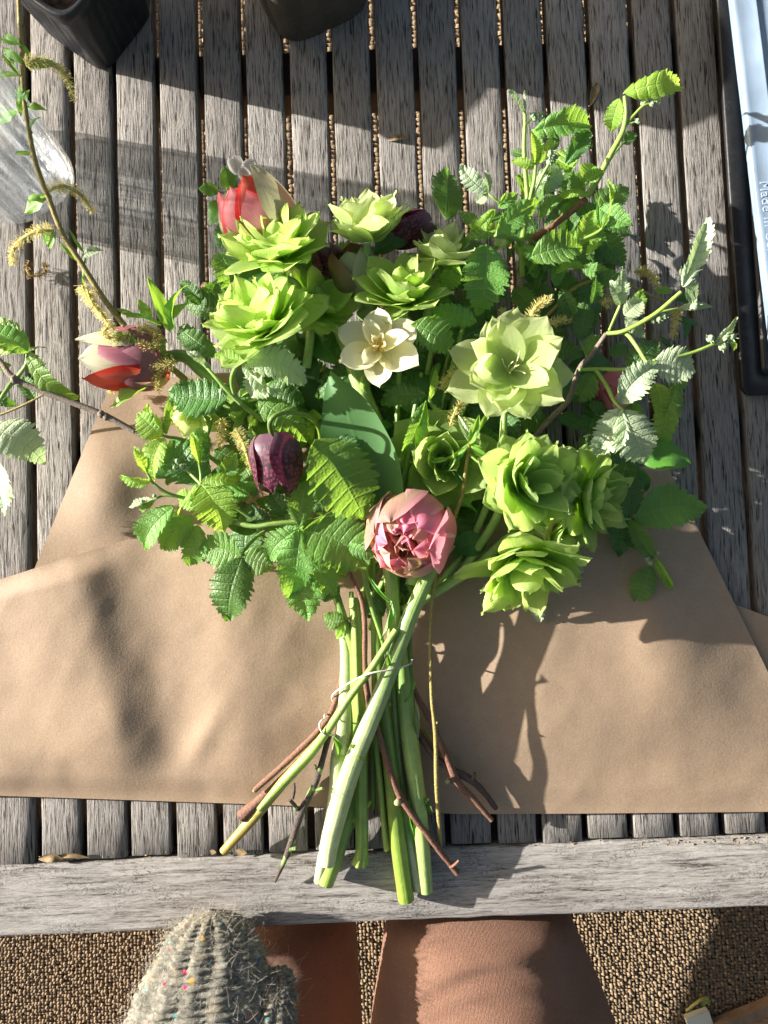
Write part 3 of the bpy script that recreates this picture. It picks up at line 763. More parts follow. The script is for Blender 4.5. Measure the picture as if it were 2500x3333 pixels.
def tulip(label, c, x, y, z, face, Rpx, Lpx, petals, spin=0, stem_to=None, stem_r=.0065, smat=ST_PALE, pistil=False, cat='flower', tipk=.5, ruff=.035):
    """petals: (material, angle deg, half width deg, closing, flare, radius factor, length factor)"""
    C = Q(c, x, y, z); f = imgvec(*face); k = K * (CAM_H - z) / CAM_H
    t = thing('tulip', label, cat, 'tulips in the bouquet', loc=Q(c, x, y, .012))
    M = axis_matrix(C, f, spin)
    for i, (mat, an, sp, cl, fl, rf, lf) in enumerate(petals):
        part(t, 'petal', tulip_petal(mat, Rpx * k * rf, Lpx * k * lf, R(an), R(sp), cl, fl, i + 3, tipk=tipk, ruff=ruff), M)
    if pistil: part(t, 'pistil', tube('pistil', [C + f * Lpx * k * .3, C + f * Lpx * k * .95], [.0022, .0026, .0018], TUFT, n=8))
    if stem_to:
        pts = [C + f * .004, C - f * .015] + [Q(*p) for p in stem_to]
        part(t, 'stem', tube('stem', pts, [stem_r * .85, stem_r], smat, n=10, m=6))
    return t
def catkin_data(pts, r, dens=1.0, hair=.0045, seed=0):
    rr = random.Random(seed); core = Bag().add(tube_data(pts, [r * .5, r, r, r * .8, r * .3], n=7, m=4)); c = catmull(pts, 8)
    hv = Bag(); L = sum((c[i + 1] - c[i]).length for i in range(len(c) - 1)); N = int(L / .00014 * dens)
    for k in range(N):
        u = rr.uniform(0, .999) * (len(c) - 1); i = int(u); p = c[i].lerp(c[i + 1], u - i); t = (c[i + 1] - c[i]).normalized()
        d = Vector((rr.gauss(0, 1), rr.gauss(0, 1), rr.gauss(0, 1))); d = (d - t * d.dot(t)).normalized()
        tp = 1 - .55 * (u / (len(c) - 1)); d2 = (d + t * rr.uniform(.0, .7)).normalized(); hl = hair * rr.uniform(.55, 1.15) * tp
        a = p + d * r * .6; b = a + d2 * hl; sd = d2.cross(Vector((rr.gauss(0, 1), rr.gauss(0, 1), rr.gauss(0, 1)))).normalized() * .00020
        o = d2.cross(sd).normalized() * .00035; s2 = sd * 2.2
        hv.add(([a - sd, a + sd, b + sd * .8, b - sd * .8, b + d2 * .0006, b - s2, b + s2], [(0, 1, 2, 3), (5, 6, 4)], [(0, .5), (0, .5), (.7, .5), (.7, .5), (1, .5), (1, .5), (1, .5)]))
    return core, hv
_ck = [0]
def catkin(th, c, pts, r=.0017, hair=.0060, dens=1.25, name='catkin', dry=False):
    _ck[0] += 1
    q = [Q(c, *p) for p in pts]; core, hv = catkin_data(q, r, dens, hair, _ck[0])
    if th is None:
        me = Bag().add((core.v, core.f, core.u)).add((hv.v, hv.f, hv.u)).mesh('catkin', CAT_DRY, False); return part(None, name, me)
    o = part(th, name, core.mesh('catkin_core', CAT_CORE)); 
    h = link(bpy.data.objects.new('filaments', hv.mesh('filaments', CAT_HAIR, False))); h.parent = o; h['kind'] = 'stuff'
    return o
def buds(th, c, rows):
    """small woolly raspberry flower buds: x, y, z, radius px"""
    for i, (x, y, z, r) in enumerate(rows):
        C = Q(c, x, y, z); rm = r * K * .9; b = Bag().add(blob_data(C, rm, 8, 6, (1, 1, 1.15), i, .08)); rr = random.Random(i)
        for k in range(5):
            a = rr.uniform(0, 6); d = Vector((math.cos(a), math.sin(a), rr.uniform(.2, .9))).normalized()
            b.add(tube_data([C + d * rm * .7, C + d * rm * 1.7], [rm * .25, rm * .05], n=5, m=2))
        part(th, 'bud', b.mesh('bud', BUD))
def nodes_on(th, c, rows, mat, name='node'):
    for (x, y, z, r) in rows:
        part(th, name, Bag().add(blob_data(Q(c, x, y, z), r * K, 8, 5, (1, 1.1, .9), int(x), .15)).mesh(name, mat))
# ------------------------------------------------------------------ bouquet: cut stems and twigs at the foot
def cut_stem(name, label, pts, r, mat, cat='stem', group='cut stems at the foot of the bouquet', c='b1', collars=(), **k):
    t = thing(name, label, cat, group, loc=Q(c, *pts[-1][:2], 0))
    rr = [x * 1.12 / CROPS[c][2] * K for x in (r if isinstance(r, (list, tuple)) else [r, r])]
    stem(t, c, pts, rr, mat, n=k.pop('n', 14), m=6, **k)
    for (x, y, z, rc, dx, dy) in collars:
        A = Q(c, x - dx, y - dy, z); B = Q(c, x + dx, y + dy, z); q = rc / CROPS[c][2] * K
        part(t, 'node', tube('node', [A, A.lerp(B, .35), A.lerp(B, .65), B], [q * .93, q * 1.08, q * 1.06, q * .94], ST_LIME, n=14, m=3))
    return t
cut_stem('flower_stem', 'thick pale jointed stem lying diagonally across the front of all the others', [(1200, -20, .058), (1090, 230, .060), (1000, 470, .058), (900, 730, .052), (810, 950, .046), (740, 1150, .040), (675, 1390, .030), (655, 1515, .024)], [30, 33, 34, 37, 40, 44, 40, 36], ST_WHT2, collars=((812, 958, .046, 42, 6, -14), (733, 1160, .0395, 46, 5, -12)))
cut_stem('flower_stem', 'lime stem cut at the foot just behind the pale diagonal one', [(830, 900, .022), (800, 1150, .020), (745, 1330, .018), (690, 1500, .016), (648, 1620, .014)], [30, 32, 36, 38, 36], ST_LIME)
cut_stem('flower_stem', 'white leek-like stem at the left side of the stem bundle', [(742, 330, .034), (757, 520, .035), (745, 800, .033), (715, 990, .030), (700, 1180, .026), (640, 1480, .018), (612, 1610, .013)], [20, 30, 36, 38, 34, 28, 22], ST_WHITE, collars=((722, 960, .031, 42, 3, -18),))
cut_stem('flower_stem', 'ribbed celery-like green stem with a split flared end', [(795, 150, .046), (808, 350, .046), (815, 600, .043), (828, 900, .036), (832, 1250, .026), (834, 1440, .020), (822, 1520, .018)], [20, 24, 26, 28, 27, 26, 36], ST_LIME, lobes=6, lobe_amp=.12, n=24)
cut_stem('flower_stem', 'long dark green stem reaching furthest down over the front rail', [(905, 150, .040), (920, 480, .040), (955, 800, .034), (985, 1050, .028), (1020, 1400, .020), (1062, 1705, .013)], [24, 27, 30, 34, 36, 36], ST_DARK)
cut_stem('flower_stem', 'blanched white stem beside the long dark green one', [(1000, 900, .020), (1050, 1230, .017), (1090, 1450, .013), (1128, 1650, .0105)], [20, 24, 28, 30], ST_WHITE)
cut_stem('flower_stem', 'thick pale green stem at the right of the bundle with yellowish end', [(1030, 380, .034), (1050, 620, .034), (1090, 950, .030), (1130, 1250, .024), (1165, 1660, .013)], [30, 34, 38, 36, 30], ST_PALE)
cut_stem('flower_stem', 'upright pale green stem below the pink tulip', [(975, -60, .048), (990, 140, .046), (1000, 330, .044), (960, 620, .034), (930, 900, .024)], [32, 30, 28, 24, 20], ST_PALE)
cut_stem('flower_stem', 'thin yellow-green stem crossing the bundle from upper right to lower left', [(1012, 315, .066), (880, 520, .064), (780, 650, .060), (650, 845, .050), (560, 960, .042), (430, 1100, .034), (305, 1240, .028)], [15, 15, 17, 18, 24, 24, 12], ST_LIME)
cut_stem('flower_stem', 'short yellow-brown stem end sticking out at the lower left', [(560, 960, .034), (430, 1110, .028), (270, 1290, .021), (122, 1458, .014)], [14, 18, 25, 20], ST_YEL)
cut_stem('flower_stem', 'slim green stem leaning in from the left leaves to the bundle', [(690, 100, .040), (730, 230, .044), (775, 370, .044), (830, 560, .034)], [18, 19, 18, 16], ST_GREEN)
cut_stem('flower_stem', 'slender green stalk bending down the middle of the bundle', [(840, 0, .058), (880, 180, .056), (930, 340, .052), (955, 430, .046)], [9, 10, 9, 8], ST_GREEN)
cut_stem('flower_stem', 'slender stem end in the dark gap between celery-like and dark green stems', [(880, 800, .020), (890, 1000, .018), (890, 1240, .015)], [16, 16, 10], ST_GREEN)
cut_stem('flower_stem', 'brownish flattened stem end behind the long dark green stem', [(910, 900, .016), (935, 1200, .014), (985, 1440, .0115)], [20, 26, 12], ST_YEL)
def twig(label, pts, r, mat, spurs=(), cut=None, c='b1', ends=True):
    t = cut_stem('twig', label, pts, r, mat, 'twig', 'bare twigs at the foot of the bouquet', c=c, n=9, wob=.10)
    s_ = CROPS[c][2]
    for (x, y, z, x2, y2, z2, rr_) in spurs: stem(t, c, [(x, y, z), ((x + x2) / 2 + 4, (y + y2) / 2, (z + z2) / 2), (x2, y2, z2)], [rr_ / s_ * K, rr_ * .7 / s_ * K], mat, 'spur', 7)
    if cut:
        for (x, y, z, rr_) in cut: part(t, 'cut_face', Bag().add(blob_data(Q(c, x, y, z), rr_ * .8 / s_ * K, 10, 6, (1, 1, .5), 3, .06)).mesh('cut_face', CUT))
    return t
twig('brown twig running down the middle and out to the lower right over the rail', [(765, 20, .062), (842, 200, .064), (850, 480, .058), (862, 640, .050), (915, 830, .046), (1020, 1150, .036), (1180, 1380, .026), (1325, 1568, .014)], [10, 11, 11, 12, 13, 15, 14, 13], TW_BROWN, spurs=((1030, 1190, .040, 1012, 1208, .044, 20), (1290, 1540, .019, 1335, 1500, .026, 8)), cut=((1018, 1205, .045, 21),))
twig('thin yellowish willow twig standing apart at the right of the bundle', [(1218, -40, .060), (1188, 270, .058), (1192, 640, .052), (1212, 850, .046), (1220, 1150, .036), (1240, 1430, .018)], [9, 8, 8, 9, 10, 9], TW_WILLOW, spurs=((1190, 270, .058, 1176, 262, .060, 5), (1210, 780, .048, 1222, 800, .050, 6), (1222, 1130, .036, 1208, 1110, .038, 6)))
twig('upper reddish twig spreading to the lower left, ending above the paper edge', [(748, 480, .030), (700, 680, .034), (640, 800, .038), (480, 965, .036), (282, 1142, .032)], [10, 12, 14, 13, 12], TW_BROWN, cut=((282, 1142, .032, 12),))
twig('lower reddish twig spreading to the lower left with a flared torn end', [(660, 800, .030), (500, 990, .028), (360, 1140, .026), (215, 1278, .022)], [12, 14, 16, 27], TW_BROWN, spurs=((240, 1262, .024, 285, 1285, .022, 12),), )
twig('dark mossy twig with short spurs pointing down at the left of the stems', [(668, 850, .040), (600, 1090, .036), (520, 1260, .030), (462, 1440, .022), (388, 1612, .010)], [12, 14, 17, 15, 5], TW_MOSS, spurs=((500, 1240, .032, 462, 1190, .040, 12), (478, 1185, .040, 487, 1105, .042, 8), (600, 1140, .036, 632, 1130, .038, 10), (465, 1440, .024, 500, 1440, .026, 13), (600, 1030, .038, 590, 1010, .042, 6)))
twig('dark brown twig crossing the right paper and overhanging its lower edge', [(1070, 500, .026), (1110, 640, .028), (1190, 790, .030), (1265, 960, .030), (1325, 1095, .028), (1420, 1200, .024), (1502, 1295, .020)], [10, 12, 13, 14, 17, 13, 11], TW_BROWN, spurs=((1310, 1080, .030, 1280, 1095, .034, 18),), cut=((1275, 1098, .035, 16),))
twig('darkest knotty twig on the right, ending on the paper corner', [(1105, 800, .024), (1160, 900, .026), (1245, 1000, .026), (1390, 1085, .024), (1460, 1150, .020), (1525, 1235, .016)], [14, 16, 15, 16, 14, 11], TW_DARK, spurs=((1400, 1090, .026, 1415, 1050, .030, 10), (1240, 1000, .026, 1225, 1010, .030, 9)))
twig('yellowish slim twig end lying between the two dark twigs on the right', [(1125, 780, .018), (1190, 880, .020), (1260, 970, .018), (1330, 1080, .016)], [11, 11, 10, 8], TW_WILLOW)
for i, (lab, x0_, x1_, x2_, z_) in enumerate((('thin green stem close behind the ribbed celery-like one', 780, 790, 800, .030), ('slim pale stem showing between the dark green and blanched stems', 985, 1010, 1075, .024), ('thin bent stem behind the right pale green one', 1075, 1100, 1175, .022), ('slim lime stem just left of the long dark green one', 890, 905, 960, .030))):
    cut_stem('flower_stem', lab, [(x0_, 120, z_ + .014), (x0_ + 6, 450, z_ + .012), (x1_, 850, z_ + .004), ((x1_ + x2_) / 2, 1150, z_ - .004), (x2_, 1330 + 40 * i, z_ - .010)], [10, 12, 13, 13, 11], (ST_GREEN, ST_PALE, ST_DARK, ST_LIME)[i])
def strip(label, c, rows):
    t = thing('leaf_strip', label, 'leaf', 'leaf strips among the stems', loc=Q(c, rows[0][0], rows[0][1], .02))
    leaves(t, c, rows); return t
strip('narrow green leaf strip curling down between the stems under the pink tulip', 'b1', [(930, 370, 990, 170, .12, .058, .066, 's', 40), (985, 180, 860, 20, .10, .066, .062, 's', -20)])
strip('thin sheath leaf peeling off the right pale stem', 'b1', [(1050, 690, 1105, 560, .16, .044, .050, 's', 30), (1110, 690, 1120, 880, .10, .040, .032, 'p')])
strip('small torn leaf bits at the joint of the white stem', 'b1', [(715, 960, 685, 860, .3, .046, .052, 's', 20), (975, 500, 968, 420, .25, .062, .070, 's'), (790, 920, 775, 905, .6, .05, .056, 's')])
strip('green leaf shreds low on the stems beside the rail', 'b1', [(780, 1310, 800, 1290, .6, .030, .034, 'b'), (860, 1230, 888, 1190, .3, .032, .036, 'b'), (1130, 1210, 1180, 1180, .6, .030, .030, 'g'), (1180, 1200, 1150, 1260, .5, .03, .02, 'd'), (1085, 1150, 1110, 1420, .12, .028, .020, 's', 30)])
# string
M_STRING = plain('white_twine', (.70, .66, .52), .8, .2, .2, 600, .6, 2500, .0006)
tw = tag(part(None, 'string', tube('string', [Q('b1', *p) for p in ((1095, 470, .040), (1083, 490, .052), (1030, 510, .060), (960, 526, .0665), (905, 534, .069), (862, 545, .068), (800, 572, .060), (740, 608, .047), (695, 640, .040), (680, 665, .034), (690, 700, .026), (700, 760, .022), (670, 752, .032), (645, 752, .042), (640, 775, .045), (632, 780, .054), (618, 795, .055), (622, 830, .055), (648, 856, .053), (690, 856, .044))], [.0008, .0008], M_STRING, n=6, m=5)), 'thin white twine tied around the stem bundle', 'string')
# ------------------------------------------------------------------ tulips
T1 = tulip('tulip bud striped red, pink and creamy green at the top left of the bouquet', 'c2', 500, 600, .060, (-.50, -.78, .48), 124, 240,
   [(TUL_WHITE, 160, 60, .6, .0, .94, .98), (TUL_RED, -20, 60, .66, .0, .92, 1.0), (TUL_FLAME, 75, 56, .70, .0, .92, .98), (TUL_SAGE, 215, 58, .6, .0, .97, .98), (TUL_FLAME, 22, 46, .70, .0, 1.0, .97), (TUL_WHITE, 92, 46, .55, .05, 1.02, .80), (TUL_SAGE, -58, 52, .66, .02, 1.04, 1.05)],
   spin=0, stem_to=(('c2', 650, 760, .060), ('c2', 760, 900, .058), ('c2', 850, 1050, .050), ('c5', 900, 200, .046), ('c5', 1000, 520, .040)), stem_r=.0075)
T2 = tulip('red, cream and maroon tulip lying on its side at the far left', 'c4', 905, 520, .045, (-1, .06, .14), 98, 272,
   [(TUL_RED, 180, 58, .55, .0, .92, .95), (TUL_RED, 118, 52, .62, .0, .96, .94), (TUL_WHITE, 5, 50, .55, .02, .92, .96), (TUL_WHITE, -60, 50, .5, .08, .97, 1.0), (TUL_RED, 70, 46, .62, .0, 1.0, .98), (TUL_MAR, -25, 50, .6, .0, 1.04, .84), (TUL_MAR, 38, 44, .6, .0, 1.06, .66), (TUL_MAR, -95, 44, .6, .0, 1.04, .70), (TUL_SALM, 92, 36, .6, .0, 1.06, .62)],
   spin=0, stem_to=(('c4', 1100, 600, .045), ('c4', 1350, 800, .040), ('c5', 560, 330, .036)), smat=ST_GREEN)
pk = [(TUL_PINK, 5, 46, .70, .0, 1.0, 1.0), (TUL_PINK, 58, 44, .66, .0, 1.05, 1.04), (TUL_SALM, 112, 44, .55, .02, 1.0, .86), (TUL_SALM, 165, 42, .5, .04, 1.0, .80), (TUL_SALM, 210, 40, .55, .0, .98, .84), (TUL_OLIVE, 252, 44, .62, .0, 1.04, .96), (TUL_OLIVE, 300, 46, .68, .0, 1.02, 1.02), (TUL_PINK, 330, 42, .72, .0, .94, 1.0)]
for i in range(8): pk.append(((TUL_SALM, TUL_PINK, TUL_OLIVE, TUL_PINK)[i % 4], 45 * i + 20, 42, .88, .0, .84, .98 + .05 * (i % 3)))
T3 = tulip('pink and salmon double tulip, half open, at the front centre of the bouquet', 'c5', 1205, 945, .060, (-.26, .30, .90), 136, 205, pk, spin=0,
   stem_to=(('c5', 1230, 1000, .040), ('c5', 1180, 1300, .044)), tipk=.32, ruff=.045)
rq = random.Random(6); f3 = imgvec(-.26, .30, .90); C3 = Q('c5', 1205, 945, .060) + f3 * .017
for i in range(20):
    k_ = i / 20; m_ = (TUL_SALM, TUL_PINK, TUL_SALM, TUL_PINK, TUL_OLIVE)[i % 5]; az = i * 2.4 + rq.uniform(-.3, .3)
    o_ = place_petal(T3, petal_mesh(m_, .50, .16 + .1 * (i % 3), .35, .78, i % 6, .04), C3 + f3 * (.010 * k_), f3, az, R(46 + 34 * k_ + rq.uniform(-9, 9)), .036 * (1 - .12 * k_) * rq.uniform(.85, 1.1), rq.uniform(.9, 1.15), .012 * (1 - k_), rq.uniform(-.22, .22))
T4 = tulip('shaded green and maroon tulip tucked behind the cream narcissus', 'c2', 960, 830, .050, (-.25, -.75, .5), 85, 150,
   [(TUL_SAGE, 0, 60, .6, 0, 1, 1), (TUL_DARK, 120, 60, .6, 0, 1, 1.02), (TUL_DARK, 240, 60, .6, 0, 1, .98), (TUL_SAGE, 60, 55, .7, 0, .9, .96), (TUL_DARK, 180, 55, .7, 0, .9, .96)], spin=.8, stem_to=(('c2', 960, 960, .045),))
T5 = tulip('dusky pink tulip hidden under the pale leaves on the right', 'c6', 1040, 560, .030, (-.35, -.55, .7), 66, 110,
   [(TUL_PINK, 0, 60, .6, 0, 1, 1), (TUL_MAR, 120, 60, .6, 0, 1, 1.02), (TUL_PINK, 240, 60, .6, 0, 1, .98), (TUL_MAR, 60, 55, .7, 0, .9, .96)], spin=.3, stem_to=(('c6', 900, 650, .025),))
# broad tulip leaf
def tulip_leaf():
    t = thing('tulip_leaf', 'broad grey-green pointed tulip leaf standing in the middle of the bouquet', 'leaf', loc=Q('c5', 950, 760, .02))
    mat = leaf_mat('tulip_leaf_green', (.075, .165, .06), (.10, .22, .08), (.22, .46, .06), .36, .5, veins=1, vein_k=.15, rel=.15, spec=.22)
    L_ = [(692, 10), (655, 150), (640, 300), (634, 420), (690, 560), (800, 700), (900, 800)]
    R_ = [(692, 10), (860, 140), (960, 260), (1060, 440), (1104, 560), (1126, 680), (1130, 800)]
    cl, cr = catmull([Vector((*p, 0)) for p in L_], 5), catmull([Vector((*p, 0)) for p in R_], 5)
    def f(s, tt):
        k = s * (len(cl) - 1); i = min(int(k), len(cl) - 2)
        a, b = cl[i].lerp(cl[i + 1], k - i), cr[i].lerp(cr[i + 1], k - i); q = a.lerp(b, tt); t = tt * 2 - 1
        return Q('c5', q.x, q.y, .082 - .030 * s + .020 * t * t * s + .004 * t + .003 * math.sin(s * 5 + t * 2))
    part(t, 'blade', gridm('blade', 30, 14, f, mat))
tulip_leaf()
# ------------------------------------------------------------------ hellebores
hellebore('lime double hellebore in front of the red striped tulip bud', 'c2', 515, 660, .088, (-.08, -.72, .70), 172, HELL, ((7, 12), (8, 28), (8, 44), (5, 60)), 1, (('c2', 610, 800, .070), ('c2', 680, 1000, .060), ('c2', 660, 1240, .050)))
hellebore('largest lime double hellebore, second one down on the left of the bouquet', 'c2', 445, 1050, .092, (-.28, -.60, .74), 186, HELL, ((7, 12), (8, 26), (8, 42), (5, 58)), 2, (('c2', 560, 1190, .060), ('c5', 400, 60, .045)))
hellebore('pale cup-shaped double hellebore at the top centre seen from the side', 'c2', 985, 560, .085, (-.03, -.90, .42), 145, HELL2, ((6, 26), (8, 40), (7, 54), (4, 66)), 3, (('c2', 1030, 680, .070), ('c2', 1010, 800, .055)))
hellebore('shaded lime double hellebore right above the cream narcissus', 'c2', 1190, 900, .082, (.02, -.70, .70), 152, HELL, ((6, 12), (7, 28), (7, 46), (5, 62)), 4, (('c2', 1200, 1000, .060), ('c2', 1150, 1200, .045)))
hellebore('pale double hellebore peeping out behind at the top right of centre', 'c2', 1385, 690, .072, (.28, -.86, .42), 128, HELL2, ((6, 10), (7, 30), (6, 50), (4, 66)), 5, (('c2', 1350, 820, .055), ('c2', 1300, 1000, .045)))
hellebore('fully open pale green hellebore facing up at the right with stamens showing', 'c3', 385, 1600, .105, (.02, -.10, 1), 176, HELL2, ((7, 6), (6, 16), (4, 28)), 6, (('c6', 455, 720, .085), ('c6', 430, 920, .065), ('c6', 300, 1260, .045), ('c6', 100, 1540, .040)), .0036, True)
hellebore('green double hellebore with open folds right of the pink tulip', 'c6', 540, 1000, .090, (.42, -.05, .82), 166, HELL3, ((6, 12), (7, 28), (7, 44), (4, 58)), 7, (('c6', 400, 1200, .060), ('c6', 240, 1440, .045)))
hellebore('shaded double hellebore turned to the right at the outer edge', 'c6', 850, 1060, .066, (.72, .05, .62), 150, HELL3, ((6, 4), (7, 24), (7, 44), (5, 62)), 8, (('c6', 760, 1160, .050), ('c6', 420, 1330, .045)))
hellebore('downward-facing lime hellebore with a sunlit tip over the right paper', 'c6', 560, 1345, .080, (.06, .86, .52), 190, HELL, ((6, 14), (7, 30), (7, 46), (4, 60)), 9, (('c6', 480, 1270, .060), ('c6', 330, 1400, .050), ('c6', 100, 1545, .044), ('c6', -60, 1640, .040)), .0052)
hellebore('small hellebore hanging behind the downward-facing one', 'c6', 690, 1270, .055, (.72, .45, .45), 112, HELL3, ((6, 8), (6, 28), (5, 48)), 10, (('c6', 560, 1240, .045), ('c6', 430, 1310, .042)))
hellebore('deeply shaded green hellebore in the middle behind the willow leaves', 'c5', 1370, 560, .040, (-.05, .15, 1), 168, HELL3, ((7, 6), (7, 22), (7, 40), (5, 60)), 11, (('c5', 1330, 900, .030),))
hellebore('small yellowish hellebore under the dark leaf at the left', 'c4', 1060, 790, .045, (-.25, .75, .6), 88, HELL2, ((6, 10), (6, 30), (5, 50)), 12, (('c4', 1180, 760, .038), ('c4', 1400, 900, .035)), .0030)
hellebore('pale green hellebore mostly hidden below the largest one', 'c4', 1440, 820, .040, (.1, .5, .8), 105, HELL3, ((6, 8), (6, 30), (5, 50)), 13, (('c5', 520, 330, .030),))
hellebore('lime hellebore half hidden between the two left ones', 'c2', 720, 930, .058, (.35, -.35, .8), 120, HELL, ((6, 6), (6, 26), (5, 46)), 14, (('c2', 760, 1100, .045),))
# ------------------------------------------------------------------ narcissus
def narcissus():
    C = Q('c2', 1045, 1140, .108); f = imgvec(.02, -.18, 1); k = K * (CAM_H - .108) / CAM_H
    t = thing('narcissus', 'cream double narcissus with yellow centre near the middle of the bouquet', 'flower', loc=Q('c2', 1045, 1140, .015)); rr = random.Random(4)
    for j in range(6):
        place_petal(t, petal_mesh(DAFF, .36, .08, .25, .98, j, .03), C, f, j * math.pi / 3 + .12, R(9 + rr.uniform(-7, 9)), 146 * k * rr.uniform(.9, 1.08), rr.uniform(.95, 1.12), .003, rr.uniform(-.15, .15))
    for j in range(3):
        place_petal(t, petal_mesh(DAFF, .30, .14, .6, .98, j + 6, .04), C + f * .004, f, j * 2.094 + .65, R(22 + rr.uniform(-12, 12)), 108 * k * rr.uniform(.85, 1.12), rr.uniform(.9, 1.1), .003, rr.uniform(-.25, .25))
    for j in range(4):
        place_petal(t, petal_mesh(DAFF, .26, .2, .9, 1.0, j + 2, .05), C + f * .006, f, j * 1.57 + 1.1, R(52 + rr.uniform(-10, 10)), 52 * k, .9, .002, rr.uniform(-.4, .4), 'inner_petal')
    for j in range(6):
        a = j * 1.05; d = (f * 1.5 + Vector((math.cos(a), math.sin(a), 0)) * .9).normalized()
        part(t, 'stamen', Bag().add(tube_data([C + f * .004, C + d * .013], [.0011, .0015, .0009], n=6, m=3)).mesh('stamen', YELLOW))
    part(t, 'stem', tube('stem', [C, C - f * .02, Q('c2', 1000, 1260, .07), Q('c5', 900, 120, .05), Q('c5', 980, 330, .04)], [.004, .0055], ST_GREEN, n=9, m=5))
narcissus()
# ------------------------------------------------------------------ fritillaries
def fritillary(label, c, x, y, z, face, Rpx, Lpx, spin, stem_pts, r=.0020):
    C = Q(c, x, y, z); f = imgvec(*face); k = K * (CAM_H - z) / CAM_H
    t = thing('fritillary', label, 'flower', 'chequered fritillaries in the bouquet', loc=Q(c, x, y, .012)); M = axis_matrix(C, f, spin)
    for i in range(6):
        part(t, 'petal', tulip_petal(FRIT, Rpx * k * (1 if i % 2 else .93), Lpx * k * (1 if i % 2 else .96), R(60 * i), R(44), .62, .03, i + 11, tipk=.66, base=.36, ruff=.03), M)
    part(t, 'stem', tube('stem', [C + f * .003] + [Q(*p) for p in stem_pts], [r * 1.1, r, r * 1.1], ST_DARK, n=8, m=7))
fritillary('nodding dark purple chequered fritillary hanging left of the tulip leaf', 'c5', 340, 392, .094, (.10, .97, -.10), 86, 200, .35, (('c5', 328, 330, .102), ('c5', 365, 280, .104), ('c5', 450, 262, .098), ('c5', 560, 285, .085), ('c5', 620, 350, .065), ('c5', 640, 460, .05)))
fritillary('dusky purple fritillary lying behind at the top centre', 'c2', 1325, 460, .055, (-.92, .28, .12), 60, 160, .2, (('c2', 1375, 500, .058), ('c2', 1370, 620, .052), ('c2', 1300, 760, .045)))
fritillary('nearly black fritillary half hidden beside the shaded tulip', 'c2', 760, 600, .045, (.25, .92, .2), 55, 150, .2, (('c2', 740, 560, .05), ('c2', 700, 700, .045), ('c2', 720, 800, .04)))
# ------------------------------------------------------------------ white blossom twig
bl = thing('blossom_twig', 'white apple blossom twig with round leaves behind the striped tulip', 'blossom', loc=Q('c2', 300, 250, 0))
stem(bl, 'c2', [(190, 285, .048), (235, 290, .047), (300, 300, .042), (420, 480, .036)], [.0018, .0022, .003], TW_GREY, 'twig')
stem(bl, 'c2', [(300, 300, .045), (310, 215, .056)], [.0012, .001], ST_GREEN, 'stalk')
for i, (x, y, fx, fy, L_) in enumerate(((290, 195, -.5, -.8, 62), (300, 190, .1, -.95, 58), (330, 195, .6, -.6, 60), (365, 215, .2, -.9, 58), (385, 225, .7, -.6, 52), (350, 225, -.5, -.7, 50))):
    C = Q('c2', x, y, .060); place_petal(bl, petal_mesh(WHITE, .42, .35, .8, .85, i % 5, .05), C, imgvec(fx * .3, fy * .3, .9), math.atan2(-fy, fx) - 1.4, R(28), L_ * K * .9, 1.0, 0, .3 * (-1) ** i)
leaves(bl, 'c2', [(190, 285, 75, 270, .66, .048, .054, 's'), (245, 285, 215, 150, .62, .046, .058, 's', 10), (285, 265, 195, 165, .5, .046, .052, 'sd', -20), (225, 340, 135, 470, .7, .040, .044, 's')])
# ------------------------------------------------------------------ raspberry sprigs
GR = 'raspberry leaf sprigs in the bouquet'
def sprig(label, loc, group=GR, name='raspberry_sprig'): return thing(name, label, 'foliage', group, loc=loc)
A = sprig('raspberry cane with torn leaves poking out to the left picture edge', Q('c4', 75, 640, 0))
stem(A, 'c4', [(-90, 470, .062), (0, 540, .064), (75, 632, .066), (250, 712, .064), (540, 822, .060), (720, 918, .056), (930, 1030, .050), (1280, 1290, .040), (1450, 1460, .034), (1650, 1700, .028)], [.0022, .0027, .0028, .0029, .0032, .0036, .004], TW_GREY, 'cane', 9)
nodes_on(A, 'c4', [(80, 640, .067, 14), (545, 825, .061, 11), (575, 840, .060, 12), (725, 920, .057, 8)], TW_GREY)
stem(A, 'c4', [(75, 640, .066), (20, 720, .070), (-20, 780, .07)], [.0022, .0018], ST_GREEN, 'petiole')
stem(A, 'c4', [(90, 630, .066), (140, 560, .074), (150, 495, .078)], [.002, .0015], ST_GREEN, 'petiole')
stem(A, 'c4', [(0, 830, .03), (100, 790, .032), (190, 745, .034), (290, 690, .036)], [.0012, .001], TW_WILLOW, 'petiole')
leaves(A, 'c4', [(150, 490, -120, 350, .62, .078, .072, 'g', 18, .12), (150, 470, -60, 300, .5, .074, .060, 'b', -25, .10), (148, 495, 425, 735, .40, .078, .052, 'g', 30, .10, .3), (130, 490, 245, 465, .35, .076, .07, 'g', -30),
   (185, 745, 130, 620, .75, .036, .04, 'd'), (-70, 900, 240, 1095, .70, .066, .050, 'p', -14, .10), (-60, 1020, 30, 1372, .66, .062, .040, 'p', 16, .10), (-20, 760, 90, 780, .5, .06, .05, 'd'), (-70, 620, 60, 560, .5, .06, .06, 'g'), (-50, 700, 60, 760, .5, .058, .05, 'd')])
B = sprig('young raspberry shoot with bright lobed leaf over the upper paper layer', Q('c4', 880, 940, 0))
stem(B, 'c4', [(875, 940, .072), (910, 950, .070), (970, 960, .064), (1060, 1000, .050), (1250, 1150, .040)], [.0014, .0018, .002], ST_GREEN)
leaves(B, 'c4', [(880, 945, 745, 820, .85, .072, .078, 'b', 0, .05), (885, 955, 835, 1185, .58, .072, .058, 'b', 12, .10), (895, 935, 925, 738, .30, .072, .076, 'g', 55), (870, 930, 800, 770, .5, .070, .080, 'b', -22)])
